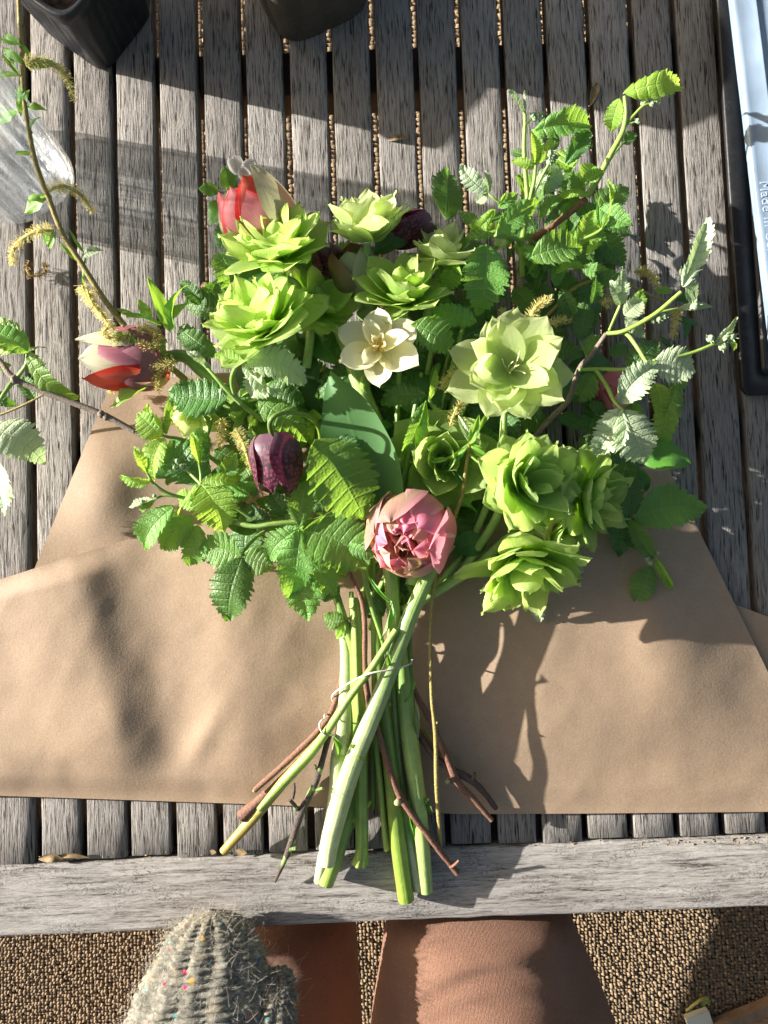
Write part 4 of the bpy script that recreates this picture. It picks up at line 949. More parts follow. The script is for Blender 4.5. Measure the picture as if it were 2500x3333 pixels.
C_ = sprig('raspberry shoot with small folded leaf tips curling left over the paper', Q('c4', 900, 1260, 0))
stem(C_, 'c4', [(1290, 1330, .050), (1150, 1310, .060), (1000, 1280, .068), (900, 1250, .074), (830, 1200, .078), (795, 1145, .080)], [.0018, .0016, .0011], ST_GREEN)
stem(C_, 'c4', [(980, 1275, .068), (890, 1265, .070), (830, 1288, .070)], [.0014, .001], ST_GREEN)
leaves(C_, 'c4', [(795, 1150, 725, 1000, .34, .080, .086, 'b', 25), (815, 1190, 650, 1155, .34, .078, .080, 'b', -15), (790, 1140, 790, 1050, .2, .080, .086, 'g', 40), (830, 1286, 700, 1328, .34, .070, .062, 'p', 30), (835, 1290, 760, 1340, .3, .068, .056, 'g', -30)])
buds(C_, 'c4', [(835, 1268, .073, 7), (770, 1300, .070, 9)])
D = sprig('raspberry leaves spread over the left centre of the bouquet', Q('c4', 1100, 1200, 0))
stem(D, 'c4', [(1250, 1400, .062), (1330, 1420, .066), (1500, 1410, .064), (1590, 1405, .060)], [.0024, .0026, .0022], ST_GREEN)
stem(D, 'c4', [(1090, 1205, .078), (1270, 1330, .070), (1400, 1410, .062)], [.0014, .0018], ST_GREEN)
stem(D, 'c4', [(1075, 1085, .078), (1085, 1150, .076), (1085, 1210, .078)], [.0013, .0014], ST_GREEN)
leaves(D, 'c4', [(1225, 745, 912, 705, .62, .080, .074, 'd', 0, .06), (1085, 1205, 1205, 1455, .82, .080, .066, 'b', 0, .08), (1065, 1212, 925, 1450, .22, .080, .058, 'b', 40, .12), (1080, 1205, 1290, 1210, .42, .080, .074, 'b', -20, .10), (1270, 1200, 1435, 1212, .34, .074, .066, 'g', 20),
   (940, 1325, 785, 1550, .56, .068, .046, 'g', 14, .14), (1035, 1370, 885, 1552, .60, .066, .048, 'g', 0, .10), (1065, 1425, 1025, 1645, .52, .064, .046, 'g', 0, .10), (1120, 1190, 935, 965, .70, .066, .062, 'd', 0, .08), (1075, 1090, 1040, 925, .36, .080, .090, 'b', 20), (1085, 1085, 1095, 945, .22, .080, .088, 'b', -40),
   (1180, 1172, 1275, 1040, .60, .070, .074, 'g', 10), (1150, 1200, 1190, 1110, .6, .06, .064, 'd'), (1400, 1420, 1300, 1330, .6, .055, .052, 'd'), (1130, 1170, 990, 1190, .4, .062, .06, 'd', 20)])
buds(D, 'c4', [(960, 1080, .074, 9), (985, 1110, .075, 10), (1010, 1120, .074, 8), (945, 1115, .072, 8), (1195, 705, .086, 9), (1220, 670, .086, 7)])
stem(D, 'c4', [(960, 1085, .073), (1010, 1130, .074), (1085, 1205, .078)], [.0012, .0014], ST_PALE)
E = sprig('raspberry shoot with a big sunlit leaf arching over the largest hellebore', Q('c4', 1250, 650, 0))
stem(E, 'c4', [(1320, 535, .112), (1275, 570, .106), (1252, 650, .096), (1290, 755, .078), (1420, 860, .060)], [.0016, .002, .0024], ST_GREEN)
stem(E, 'c4', [(1090, 545, .092), (1150, 610, .092), (1220, 690, .088), (1300, 770, .080)], [.0014, .0018, .002], ST_PALE)
leaves(E, 'c4', [(1325, 532, 1645, 668, .54, .114, .088, 'p', -10, .14, .1), (1310, 540, 1160, 510, .45, .112, .106, 'b', 20), (1400, 590, 1355, 728, .85, .100, .082, 'p', 0), (1310, 545, 1520, 690, .36, .108, .088, 'p', 40, .1), (1120, 575, 1008, 488, .36, .092, .098, 'p', 30), (1100, 540, 1140, 590, .5, .094, .09, 'p'),
   (1165, 515, 968, 362, .46, .075, .066, 'd', 0, .12), (1385, 752, 1655, 972, .46, .080, .064, 'g', 0, .08), (1420, 700, 1640, 760, .8, .060, .058, 'd', 0), (1300, 690, 1370, 850, .6, .062, .055, 'd'), (1240, 790, 1340, 770, .6, .07, .07, 'd'), (1200, 560, 1300, 480, .5, .07, .075, 'g')])
F = sprig('large lobed raspberry leaves hanging over the stems left of the pink tulip', Q('c5', 520, 960, 0))
stem(F, 'c5', [(520, 965, .074), (560, 920, .070), (620, 905, .062), (720, 860, .055)], [.002, .0024], ST_GREEN)
stem(F, 'c5', [(60, 900, .070), (220, 945, .074), (360, 930, .076), (510, 920, .074)], [.0022, .0022, .0024], ST_GREEN)
leaves(F, 'c5', [(600, 425, 890, 895, .78, .098, .082, 'g', -14, .08), (508, 940, 560, 668, .60, .076, .082, 'g', 8), (530, 972, 905, 1190, .74, .078, .074, 'g', 0, .08), (505, 962, 452, 1385, .46, .080, .066, 'g', 0, .10), (450, 1180, 556, 1505, .62, .070, .060, 'g', 0, .08), (490, 975, 325, 1150, .66, .076, .064, 'g', 0, .10), (525, 1090, 722, 1355, .62, .072, .064, 'g', -10, .08),
   (800, 1060, 975, 1115, .50, .076, .076, 'g', 15), (330, 925, 195, 828, .62, .064, .060, 'd'), (470, 885, 335, 735, .62, .060, .060, 'd'), (560, 720, 640, 880, .5, .062, .06, 'd'), (720, 410, 880, 520, .5, .07, .07, 'd')])
G = sprig('trifoliate raspberry leaf with a pale midrib at the lower left of the bouquet', Q('c5', 160, 1120, 0))
stem(G, 'c5', [(160, 1122, .066), (200, 1060, .062), (260, 1000, .056), (330, 960, .05)], [.0013, .0016], ST_GREEN)
leaves(G, 'c5', [(155, 1122, -95, 1085, .82, .066, .060, 'g', 0, .06), (168, 1115, 348, 1190, .85, .066, .062, 'g', 12, .06), (163, 1130, 82, 1505, .66, .066, .052, 'd', 8, .10)])
H_ = sprig('small raspberry leaf clinging to the stems above the string', Q('c5', 770, 1500, 0))
leaves(H_, 'c5', [(775, 1510, 652, 1478, .85, .050, .050, 'g'), (780, 1520, 728, 1612, .4, .050, .040, 'b')]); stem(H_, 'c5', [(770, 1510, .05), (830, 1480, .045), (870, 1400, .04)], [.001, .0012], ST_GREEN)
I_ = sprig('dark drooping raspberry leaf right of the tulip leaf', Q('c5', 1270, 190, 0))
stem(I_, 'c5', [(1285, 185, .082), (1310, 230, .078), (1380, 260, .070), (1500, 240, .062)], [.0014, .0016], ST_GREEN)
leaves(I_, 'c5', [(1262, 195, 1092, 535, .30, .084, .062, 'g', -30, .08, .4), (1262, 195, 1225, 440, .26, .082, .066, 'g', 35, .06, .3), (1268, 160, 1000, 215, .5, .072, .060, 'd', 0), (1285, 190, 1325, 0, .26, .086, .096, 'b', 30)])
# right side
J = sprig('pale sunlit raspberry sprig with silvery leaves reaching to the right edge', Q('c6', 1000, 300, 0))
stem(J, 'c6', [(380, 980, .026), (560, 800, .036), (700, 650, .050), (790, 555, .062), (845, 400, .078), (905, 330, .084), (985, 215, .094)], [.0030, .0028, .0026, .0024, .0020], TW_GREY, 'cane')
stem(J, 'c6', [(985, 215, .094), (1080, 200, .102), (1230, 118, .112), (1370, 0, .122)], [.0018, .002, .0016], ST_LIME)
stem(J, 'c6', [(1030, 210, .096), (1090, 218, .100), (1140, 280, .108), (1190, 362, .114)], [.0016, .0018, .0014], ST_LIME)
stem(J, 'c6', [(845, 400, .080), (940, 398, .090), (1100, 397, .102), (1235, 352, .112)], [.0016, .0018, .0013], ST_LIME)
stem(J, 'c6', [(930, 398, .090), (985, 480, .098), (1025, 560, .106), (1075, 615, .110)], [.0018, .0018, .0014], ST_LIME)
stem(J, 'c6', [(1235, 350, .110), (1410, 318, .112), (1540, 268, .112), (1600, 240, .112)], [.0014, .0015, .0012], ST_LIME)
stem(J, 'c6', [(1180, 140, .108), (1280, 100, .110), (1400, 82, .112)], [.0012, .001], ST_LIME)
stem(J, 'c6', [(1000, 200, .096), (1030, 130, .100), (1060, 60, .104)], [.0014, .0013], ST_LIME)
leaves(J, 'c6', [(1072, 612, 1178, 875, .80, .110, .094, 'p', 0, .06), (1062, 602, 925, 832, .60, .110, .094, 'p', 8, .08), (1050, 572, 1248, 368, .60, .108, .112, 'p', 0, .06), (1238, 352, 1442, 405, .78, .112, .104, 'p', 0, .06), (1235, 470, 1255, 632, .72, .092, .086, 'b', 0, .08), (1355, 465, 1272, 808, .34, .090, .060, 'g', 30, .12), (1310, 480, 1405, 470, .5, .088, .08, 'g'),
   (1545, 265, 1656, 128, .28, .112, .124, 'p', 25), (1590, 245, 1640, 175, .4, .112, .118, 'b'), (1620, 260, 1640, 300, .5, .108, .1, 'b')])
buds(J, 'c6', [(1520, 240, .116, 12), (1585, 282, .112, 14), (1625, 232, .114, 15), (1440, 75, .116, 14), (1255, 140, .110, 10), (1282, 125, .110, 10), (1225, 150, .108, 8)])
leaves(J, 'c3', [(1240, 1182, 1368, 842, .32, .118, .138, 'p', 10, .04), (1248, 1168, 1232, 1082, .5, .118, .124, 'p', 15), (1250, 1170, 1310, 1245, .9, .118, .106, 'p', -15), (1225, 1285, 1386, 1278, .24, .112, .112, 'p', 0), (1250, 1180, 1258, 1240, .3, .116, .108, 'g'),
   (938, 1272, 888, 1150, .50, .104, .112, 'p'), (945, 1265, 945, 1085, .34, .104, .116, 'p', 20), (952, 1322, 1042, 1245, .85, .102, .106, 'p', 0), (1015, 1320, 1045, 1195, .6, .096, .1, 'b'), (955, 1335, 1055, 1428, .42, .100, .090, 'p', 0)])
Kk = sprig('raspberry leaves hanging in deep shade below the right pale sprig', Q('c6', 900, 300, 0))
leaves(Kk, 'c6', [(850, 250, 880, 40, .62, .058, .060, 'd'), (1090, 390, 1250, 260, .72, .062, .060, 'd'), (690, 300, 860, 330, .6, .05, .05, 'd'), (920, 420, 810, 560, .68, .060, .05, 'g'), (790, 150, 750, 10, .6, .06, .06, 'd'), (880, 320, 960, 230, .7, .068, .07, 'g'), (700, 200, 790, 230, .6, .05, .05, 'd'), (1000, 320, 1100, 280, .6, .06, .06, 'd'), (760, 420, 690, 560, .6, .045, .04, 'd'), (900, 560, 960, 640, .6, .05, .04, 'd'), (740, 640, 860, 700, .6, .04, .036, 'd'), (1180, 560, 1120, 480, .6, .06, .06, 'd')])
stem(Kk, 'c6', [(850, 250, .058), (880, 320, .056), (885, 350, .054)], [.001, .001], ST_GREEN)
Lr = sprig('limp shaded raspberry leaves drooping over the right paper', Q('c6', 1120, 1170, 0))
stem(Lr, 'c6', [(900, 1160, .040), (1020, 1170, .046), (1110, 1165, .048)], [.0014, .0014], ST_GREEN)
leaves(Lr, 'c6', [(1135, 1162, 1492, 1120, .64, .050, .044, 'g', 0, .08), (1090, 1165, 1090, 918, .50, .048, .056, 'd', 10), (1108, 1170, 1225, 1372, .40, .048, .036, 'g', 25, .1), (1212, 1408, 1135, 1597, .60, .036, .026, 'g', 0, .08), (1235, 1365, 1328, 1528, .25, .038, .026, 'b', 30), (1070, 1270, 1190, 1360, .4, .036, .03, 'd'), (1140, 895, 1192, 1032, .28, .055, .042, 'sd')])
buds(Lr, 'c6', [(1210, 1392, .040, 9), (1195, 1375, .040, 8), (1250, 1340, .040, 7)])
leaf(Lr, 'c6', 1168, 872, 1416, 888, .54, .066, .064, 's')
leaves(Lr, 'c6', [(370, 1290, 180, 1335, .58, .052, .048, 'sd'), (400, 1340, 370, 1460, .5, .046, .04, 's', 40), (420, 1360, 500, 1340, .5, .046, .05, 's'), (740, 1390, 870, 1440, .4, .04, .036, 'p'), (600, 1560, 640, 1700, .5, .036, .03, 'p')])
# upper right
Mm = sprig('tall raspberry shoot with pale furled tip at the upper right of the bouquet', Q('z5', 550, 1500, 0))
stem(Mm, 'z5', [(550, 1659, .060), (550, 1400, .068), (580, 1150, .080), (600, 960, .086), (570, 550, .096), (578, 250, .104), (568, 170, .106)], [.0028, .0026, .0022, .0018, .0014], ST_LIME)
stem(Mm, 'z5', [(615, 985, .086), (660, 800, .092), (672, 660, .096)], [.0018, .0016], ST_LIME)
stem(Mm, 'z5', [(630, 970, .086), (730, 760, .094), (810, 620, .098)], [.0014, .0012], ST_PALE)
stem(Mm, 'z5', [(580, 290, .104), (620, 255, .104), (660, 215, .104)], [.001, .0009], ST_GREEN)
leaves(Mm, 'z5', [(575, 190, 425, -20, .36, .106, .116, 'p', 20, .05), (582, 160, 575, -20, .18, .106, .116, 'p', -30), (668, 655, 640, 338, .42, .096, .108, 'b', 0, .06), (680, 660, 825, 400, .38, .096, .104, 'b', 25, .08), (660, 680, 458, 625, .48, .096, .092, 'b', 0, .08)])
buds(Mm, 'z5', [(650, 210, .105, 9), (690, 215, .104, 10), (720, 200, .104, 10), (665, 245, .104, 8), (800, 560, .102, 13), (820, 600, .100, 13), (800, 630, .099, 12), (850, 590, .098, 10), (770, 790, .094, 10)])
leaves(Mm, 'z5', [(650, 360, 1165, 300, .36, .080, .066, 'g', 12, .14), (835, 525, 865, 350, .70, .070, .076, 'd'), (940, 645, 1135, 335, .46, .072, .072, 'd', 15), (960, 655, 1185, 490, .34, .066, .062, 'd', -20), (650, 885, 905, 680, .66, .078, .076, 'p', 0), (590, 585, 450, 545, .72, .066, .060, 'd')])
Nn = sprig('dense clump of raspberry leaves at the upper right above the open hellebore', Q('z5', 900, 1000, 0))
stem(Nn, 'z5', [(580, 1540, .046), (660, 1330, .056), (760, 1250, .066), (950, 1110, .072), (1130, 960, .076)], [.004, .0034, .0028, .003], TW_BROWN, 'cane', 9)
nodes_on(Nn, 'z5', [(1100, 985, .077, 11), (660, 1320, .057, 14), (1070, 1010, .075, 9)], TW_BROWN)
leaves(Nn, 'z5', [(715, 915, 985, 690, .58, .068, .066, 'g', 0), (1045, 885, 1020, 705, .58, .078, .084, 'g'), (1075, 845, 1290, 720, .50, .080, .084, 'g', 10), (1155, 915, 865, 965, .34, .082, .078, 'b', 0, .1), (700, 1130, 915, 960, .58, .076, .080, 'g'), (880, 1120, 970, 990, .5, .070, .074, 'g'), (760, 1240, 900, 1100, .6, .058, .06, 'd'), (1230, 1020, 955, 1255, .58, .066, .050, 'd'), (1120, 1250, 1400, 1110, .60, .052, .050, 'd'), (960, 1250, 1120, 1130, .5, .05, .05, 'p'), (1290, 955, 1475, 975, .50, .064, .060, 'g'),
   (240, 905, -5, 655, .46, .080, .086, 'p', 0, .05), (252, 905, 215, 710, .48, .080, .086, 'p', 15), (240, 905, 140, 990, .80, .079, .07, 'p', -10), (340, 1045, 505, 915, .50, .080, .080, 'g'), (335, 1010, 410, 900, .3, .082, .086, 'b', 30), (310, 1285, 700, 995, .40, .094, .086, 'g', 10, .08), (305, 1055, 48, 1325, .30, .086, .060, 'b', -35, .14), (310, 1060, 210, 1195, .7, .080, .066, 'b', 15), (305, 1290, 0, 1435, .42, .092, .076, 'g', 20, .12),
   (640, 1475, 1085, 1405, .54, .090, .078, 'g', 0, .10), (1265, 1312, 1140, 1462, .44, .084, .070, 'b', 20), (1268, 1235, 1322, 785, .17, .092, .112, 'b', 45, .06), (1265, 1240, 1255, 940, .14, .09, .1, 'g', -40), (560, 1330, 640, 1200, .7, .05, .05, 'd'), (470, 1200, 420, 1400, .4, .066, .06, 'g', 40), (330, 1420, 400, 1230, .6, .05, .056, 'p'), (420, 1480, 480, 1400, .6, .06, .064, 'd'), (700, 1500, 600, 1640, .4, .07, .06, 'g', 30), (780, 1560, 880, 1640, .7, .05, .046, 'b'), (1210, 1560, 1260, 1420, .5, .05, .05, 'd', 20)])
stem(Nn, 'z5', [(550, 1390, .070), (500, 1320, .080), (420, 1300, .088), (330, 1300, .092), (310, 1285, .094)], [.002, .0018], ST_GREEN, 'petiole')
stem(Nn, 'z5', [(350, 1000, .078), (290, 950, .08), (240, 905, .080)], [.0012, .001], ST_PALE, 'petiole')
stem(Nn, 'z5', [(1050, 1345, .084), (1150, 1300, .088), (1230, 1262, .091), (1268, 1230, .092)], [.0013, .0014], ST_LIME, 'petiole')
stem(Nn, 'z5', [(1150, 1440, .07), (1200, 1540, .06), (1180, 1640, .05)], [.001, .001], ST_GREEN, 'petiole')
leaves(Nn, 'c3', [(278, 972, 232, 1320, .62, .096, .080, 'g', 0, .08), (125, 1055, 55, 1205, .64, .088, .078, 'b', 10), (230, 1352, 0, 1300, .42, .096, .086, 'g', -20, .08), (100, 1250, 20, 1230, .5, .08, .08, 'g'), (560, 1060, 520, 1210, .3, .06, .05, 'd', 30), (640, 1190, 700, 1345, .40, .070, .058, 'd', 20)])
rg = random.Random(77)
for k in range(30):
    x, y = rg.uniform(1530, 1960), rg.uniform(560, 1000); an = rg.uniform(-2.6, .6); L_ = rg.uniform(70, 135); z = rg.uniform(.05, .082)
    leaf(Nn, 'n', x, y, x + L_ * math.cos(an), y + L_ * math.sin(an), rg.uniform(.42, .66), z, z + rg.uniform(-.012, .012), rg.choice('gggbd'), rg.uniform(-40, 40))
leaf(Nn, 'c2', 1222, 1005, 1442, 1158, .70, .110, .096, 'g', 0, .10)
Oo = sprig('single raspberry shoot rising highest at the top right, tip leaf arched over', Q('c3', 800, 700, 0))
stem(Oo, 'c3', [(770, 740, .072), (830, 640, .080), (885, 535, .088), (945, 420, .096), (960, 330, .100), (955, 245, .104)], [.0030, .0026, .0022, .0016], ST_LIME)
stem(Oo, 'c3', [(955, 390, .097), (1000, 340, .100), (1045, 295, .103), (1085, 280, .104)], [.0014, .001], ST_LIME)
stem(Oo, 'c3', [(850, 610, .080), (910, 520, .084), (955, 470, .084)], [.001, .0009], ST_GREEN)
leaves(Oo, 'c3', [(948, 235, 1228, 205, .36, .104, .092, 'b', 8, .20), (930, 258, 888, 418, .58, .102, .080, 'b', 18, .10), (1035, 292, 1092, 188, .30, .103, .108, 'p'), (950, 482, 1010, 425, .6, .084, .08, 'd'), (1080, 290, 1135, 255, .35, .104, .1, 'p', 30)])
buds(Oo, 'c3', [(1018, 368, .1, 8), (1090, 285, .105, 8), (1110, 280, .104, 8)]); stem(Oo, 'c3', [(965, 385, .098), (1015, 370, .1)], [.0008, .0007], ST_GREEN)
# hellebore bracts, dark
Pp = sprig('smooth dark bracts below the pale cup-shaped hellebore', Q('c2', 1000, 620, 0), name='hellebore_bract')
leaves(Pp, 'c2', [(1010, 620, 850, 720, .55, .074, .062, 'sd'), (1025, 620, 1208, 560, .52, .074, .066, 'sd'), (760, 720, 830, 980, .5, .04, .04, 's'), (690, 1050, 830, 1220, .6, .045, .04, 's'), (640, 1150, 720, 1320, .5, .04, .036, 'sd'), (760, 1250, 830, 1327, .5, .04, .04, 'sd'), (1190, 1200, 1330, 1240, .6, .04, .04, 'sd'), (1380, 1210, 1320, 1330, .3, .05, .05, 's'), (280, 800, 520, 740, .45, .06, .055, 'sd'), (520, 720, 430, 820, .5, .06, .05, 'g')])
rg = random.Random(78)
for k in range(22):
    x, y = rg.uniform(600, 1130), rg.uniform(1330, 1760); an = rg.uniform(1.0, 3.6); L_ = rg.uniform(80, 150); z = rg.uniform(.045, .066)
    leaf(D, 'n', x, y, x + L_ * math.cos(an), y + L_ * math.sin(an), rg.uniform(.5, .7), z, z - rg.uniform(.0, .014), rg.choice('gggbd'), rg.uniform(-30, 30))
# leaves filling the shaded inside of the bouquet
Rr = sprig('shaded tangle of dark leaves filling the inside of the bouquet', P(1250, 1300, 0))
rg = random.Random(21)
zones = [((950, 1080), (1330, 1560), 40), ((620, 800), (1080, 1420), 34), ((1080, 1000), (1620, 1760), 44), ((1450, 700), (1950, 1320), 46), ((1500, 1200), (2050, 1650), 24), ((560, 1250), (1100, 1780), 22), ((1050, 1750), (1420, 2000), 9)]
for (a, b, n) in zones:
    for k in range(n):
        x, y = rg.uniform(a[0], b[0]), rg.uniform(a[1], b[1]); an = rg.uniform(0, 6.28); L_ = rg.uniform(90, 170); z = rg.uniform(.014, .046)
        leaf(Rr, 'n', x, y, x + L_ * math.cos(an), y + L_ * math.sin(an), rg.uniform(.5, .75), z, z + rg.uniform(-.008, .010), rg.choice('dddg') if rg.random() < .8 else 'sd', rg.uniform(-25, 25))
for k in range(26):
    x, y = rg.uniform(1050, 1700), rg.uniform(900, 1500); z = rg.uniform(.02, .05)
    part(Rr, 'stem', tube('stem', [P(x, y, z + .01), P(lerp(x, 1260, .45), lerp(y, 1950, .45), z), P(1240 + rg.uniform(-70, 90), 1980 + rg.uniform(-40, 80), .03)], [.0022, .003], rg.choice((ST_GREEN, ST_DARK, ST_GREEN)), n=7, m=5))

# ------------------------------------------------------------------ willow branches with catkins
W1 = thing('willow_branch', 'long catkin willow branch arching up along the left of the picture', 'branch', 'willow branches with catkins', loc=Q('c4', 800, 480, 0))
stem(W1, 'z3', [(150, -370, .150), (160, -150, .146), (178, 100, .142), (190, 400, .136), (235, 700, .128), (290, 950, .120), (390, 1220, .110), (510, 1520, .100), (640, 1720, .093), (830, 2020, .082), (1000, 2240, .074)], [.0016, .0018, .0020, .0022, .0025, .0027], TW_WILLOW, n=8)
stem(W1, 'c4', [(690, 370, .072), (770, 455, .066), (850, 520, .058), (990, 630, .046), (1150, 780, .036)], [.0027, .003, .0034], TW_WILLOW, n=8)
nodes_on(W1, 'z3', [(240, 690, .128, 7), (255, 880, .122, 6), (395, 1210, .11, 7), (500, 1510, .1, 7), (645, 1725, .093, 7)], TW_WILLOW)
catkin(W1, 'z3', [(205, 150, .142), (300, 120, .142), (450, 165, .134), (540, 260, .124), (600, 450, .112)])
catkin(W1, 'z3', [(385, 1165, .112), (480, 1120, .112), (590, 1150, .106), (680, 1230, .100), (745, 1335, .092)])
catkin(W1, 'z3', [(430, 1475, .102), (300, 1480, .104), (160, 1560, .098), (95, 1660, .092), (115, 1750, .086)])
catkin(W1, 'z3', [(660, 1910, .086), (690, 1990, .086), (760, 2080, .084), (840, 2180, .080)], .0017, .0068)
catkin(W1, 'c4', [(700, 380, .076), (660, 440, .074), (625, 520, .070), (605, 585, .066)], .0017, .0066)
catkin(W1, 'c4', [(740, 380, .074), (800, 355, .074), (850, 390, .072), (870, 430, .068)], .0017, .0066)
catkin(W1, 'c4', [(960, 545, .066), (900, 560, .068), (830, 565, .068), (765, 580, .066)], .0017, .0066)
catkin(W1, 'c4', [(860, 430, .064), (860, 520, .064), (850, 600, .062), (855, 690, .058)], .0017, .0066)
catkin(W1, 'c4', [(640, 420, .080), (560, 400, .082), (600, 330, .084)], .0017, .0066)
catkin(W1, 'c4', [(880, 450, .070), (800, 470, .074), (740, 430, .076)], .0017, .0066)
catkin(W1, 'c4', [(830, 610, .062), (870, 640, .060), (850, 700, .054)], .0017, .0066)
catkin(W1, 'c4', [(470, 150, .092), (500, 220, .09), (560, 300, .086), (620, 370, .080)], .0017, .0068)
for (c, rows) in (('z3', [(170, 0, 20, -60, .34, .146, .14, 'w'), (165, -20, 250, 100, .34, .146, .14, 'w'), (200, 140, 30, 10, .3, .142, .14, 'w'), (205, 145, 470, 140, .24, .142, .13, 'w', 20), (180, 240, -60, 280, .18, .14, .13, 'w', 20), (170, 250, 20, 60, .16, .14, .14, 'w'), (165, 300, 165, 560, .26, .138, .13, 'w'), (205, 460, 235, 350, .4, .134, .14, 'w'), (215, 490, 380, 520, .34, .134, .13, 'w'), (145, 530, -30, 600, .30, .134, .124, 'w'), (250, 860, 120, 860, .3, .122, .12, 'w'), (385, 1190, 195, 1340, .34, .11, .1, 'w'), (330, 1220, 220, 1220, .4, .112, .11, 'w'), (440, 1490, 360, 1580, .7, .102, .09, 'w'), (610, 1720, 460, 1540, .14, .094, .1, 'w', 20), (650, 1690, 830, 1640, .40, .094, .09, 'p'), (670, 1650, 550, 1460, .12, .094, .1, 'w'), (690, 1680, 680, 1920, .1, .092, .085, 'w'), (240, 660, 330, 570, .25, .13, .13, 'p')]),
    ('c4', [(925, 385, 795, 82, .22, .074, .100, 'w', 30), (950, 370, 1000, 130, .16, .074, .096, 'w', -30), (820, 300, 745, 205, .42, .076, .084, 'w'), (860, 330, 1020, 225, .26, .076, .084, 'w'), (730, 290, 630, 255, .24, .076, .076, 'w'), (870, 345, 680, 300, .22, .078, .080, 'w', 20), (720, 395, 705, 525, .32, .076, .066, 'w'), (690, 390, 550, 470, .26, .076, .066, 'w'), (830, 430, 740, 520, .28, .072, .066, 'w'), (830, 480, 770, 530, .3, .07, .064, 'w'), (890, 420, 880, 530, .3, .070, .064, 'w'), (810, 680, 600, 790, .30, .056, .040, 'w', 30), (640, 600, 840, 680, .16, .058, .052, 'sd'), (880, 300, 990, 250, .3, .07, .07, 'p')])):
    leaves(W1, c, rows)
W2 = thing('willow_branch', 'willow twig with thin curled leaves in the shaded middle right', 'branch', 'willow branches with catkins', loc=Q('c5', 1500, 800, 0))
stem(W2, 'c5', [(1525, 455, .082), (1505, 600, .072), (1480, 760, .066), (1420, 930, .062), (1390, 1010, .060)], [.0014, .002, .0022], TW_WILLOW)
leaves(W2, 'c5', [(1525, 450, 1585, 275, .24, .082, .094, 'w'), (1525, 460, 1400, 545, .14, .082, .076, 'w'), (1400, 540, 1280, 560, .2, .076, .07, 'w'), (1530, 440, 1460, 280, .20, .08, .08, 'p'), (1530, 460, 1660, 600, .2, .082, .074, 'w'), (1540, 450, 1620, 510, .3, .082, .074, 'w'), (1520, 470, 1380, 620, .14, .08, .066, 'sd'), (1490, 700, 1380, 560, .14, .068, .07, 'sd'), (1535, 430, 1650, 240, .16, .08, .09, 'w', 30), (1470, 770, 1570, 860, .1, .066, .056, 'w')])
stem(W2, 'c6', [(285, 840, .078), (350, 890, .080), (450, 925, .082), (555, 905, .082)], [.0012, .0008], ST_LIME, 'tendril')
stem(W2, 'c6', [(280, 780, .078), (180, 850, .076), (90, 850, .07), (80, 740, .066), (150, 620, .064)], [.0009, .0007], ST_GREEN, 'tendril')
catkin(W2, 'c6', [(180, 690, .076), (200, 640, .078), (230, 580, .078), (265, 565, .076)])
catkin(W2, 'c6', [(270, 400, .066), (210, 410, .070), (160, 450, .070), (135, 500, .066)])
W3 = thing('willow_branch', 'willow twig with yellow catkins behind the fully open hellebore', 'branch', 'willow branches with catkins', loc=Q('c3', 500, 1300, 0))
stem(W3, 'c3', [(470, 1420, .05), (600, 1300, .05), (720, 1180, .044), (890, 1145, .04), (1100, 1230, .03), (1180, 1260, .026)], [.002, .0016, .0012], TW_WILLOW)
catkin(W3, 'c3', [(470, 1400, .086), (490, 1340, .092), (530, 1270, .096), (600, 1240, .098)], .0022, .0066, 1.5)
catkin(W3, 'c3', [(520, 1390, .066), (580, 1365, .068), (640, 1345, .066), (690, 1340, .062)])
catkin(W3, 'c3', [(370, 1380, .062), (360, 1330, .062), (355, 1290, .06)])
catkin(W3, 'c3', [(1000, 1110, .03), (1060, 1100, .034), (1100, 1140, .034), (1120, 1190, .03)], .0017, .006)
catkin(W3, 'c3', [(1210, 1280, .026), (1210, 1340, .026), (1190, 1440, .022)], .0018, .006)
catkin(W3, 'c3', [(840, 1270, .04), (880, 1255, .04), (920, 1260, .04)])
leaves(W3, 'c3', [(1100, 1200, 1190, 1205, .3, .03, .026, 'w'), (1180, 1240, 1340, 1290, .2, .026, .02, 'sd'), (1200, 1330, 1330, 1370, .2, .024, .016, 'sd'), (1260, 1340, 1250, 1440, .3, .02, .016, 'sd'), (1120, 1420, 1190, 1500, .2, .02, .016, 'sd')])
W4 = thing('willow_branch', 'willow twig with yellow catkins behind the nodding fritillary', 'branch', 'willow branches with catkins', loc=Q('c4', 1200, 950, 0))
stem(W4, 'c4', [(1140, 840, .052), (1130, 900, .052), (1110, 960, .048), (1090, 1020, .04)], [.002, .002], ST_GREEN)
catkin(W4, 'c4', [(1190, 850, .060), (1205, 900, .062), (1200, 960, .060), (1180, 1000, .056)], .0019, .0066)
catkin(W4, 'c4', [(1270, 910, .062), (1310, 970, .066), (1340, 1060, .066), (1365, 1150, .060)], .0020, .0066)
catkin(W4, 'c4', [(590, 660, .020), (600, 690, .018), (605, 705, .016)], .0017, .006)
WL = tag(catkin(None, 'z3', [(235, 1715, .010), (215, 1770, .008), (240, 1830, .008), (310, 1835, .008), (360, 1800, .009), (375, 1760, .009), (340, 1740, .010)], .0012, .0050, 1.1, 'fallen_catkin', True), 'dried brown catkin lying curled on the slats at the left', 'catkin')
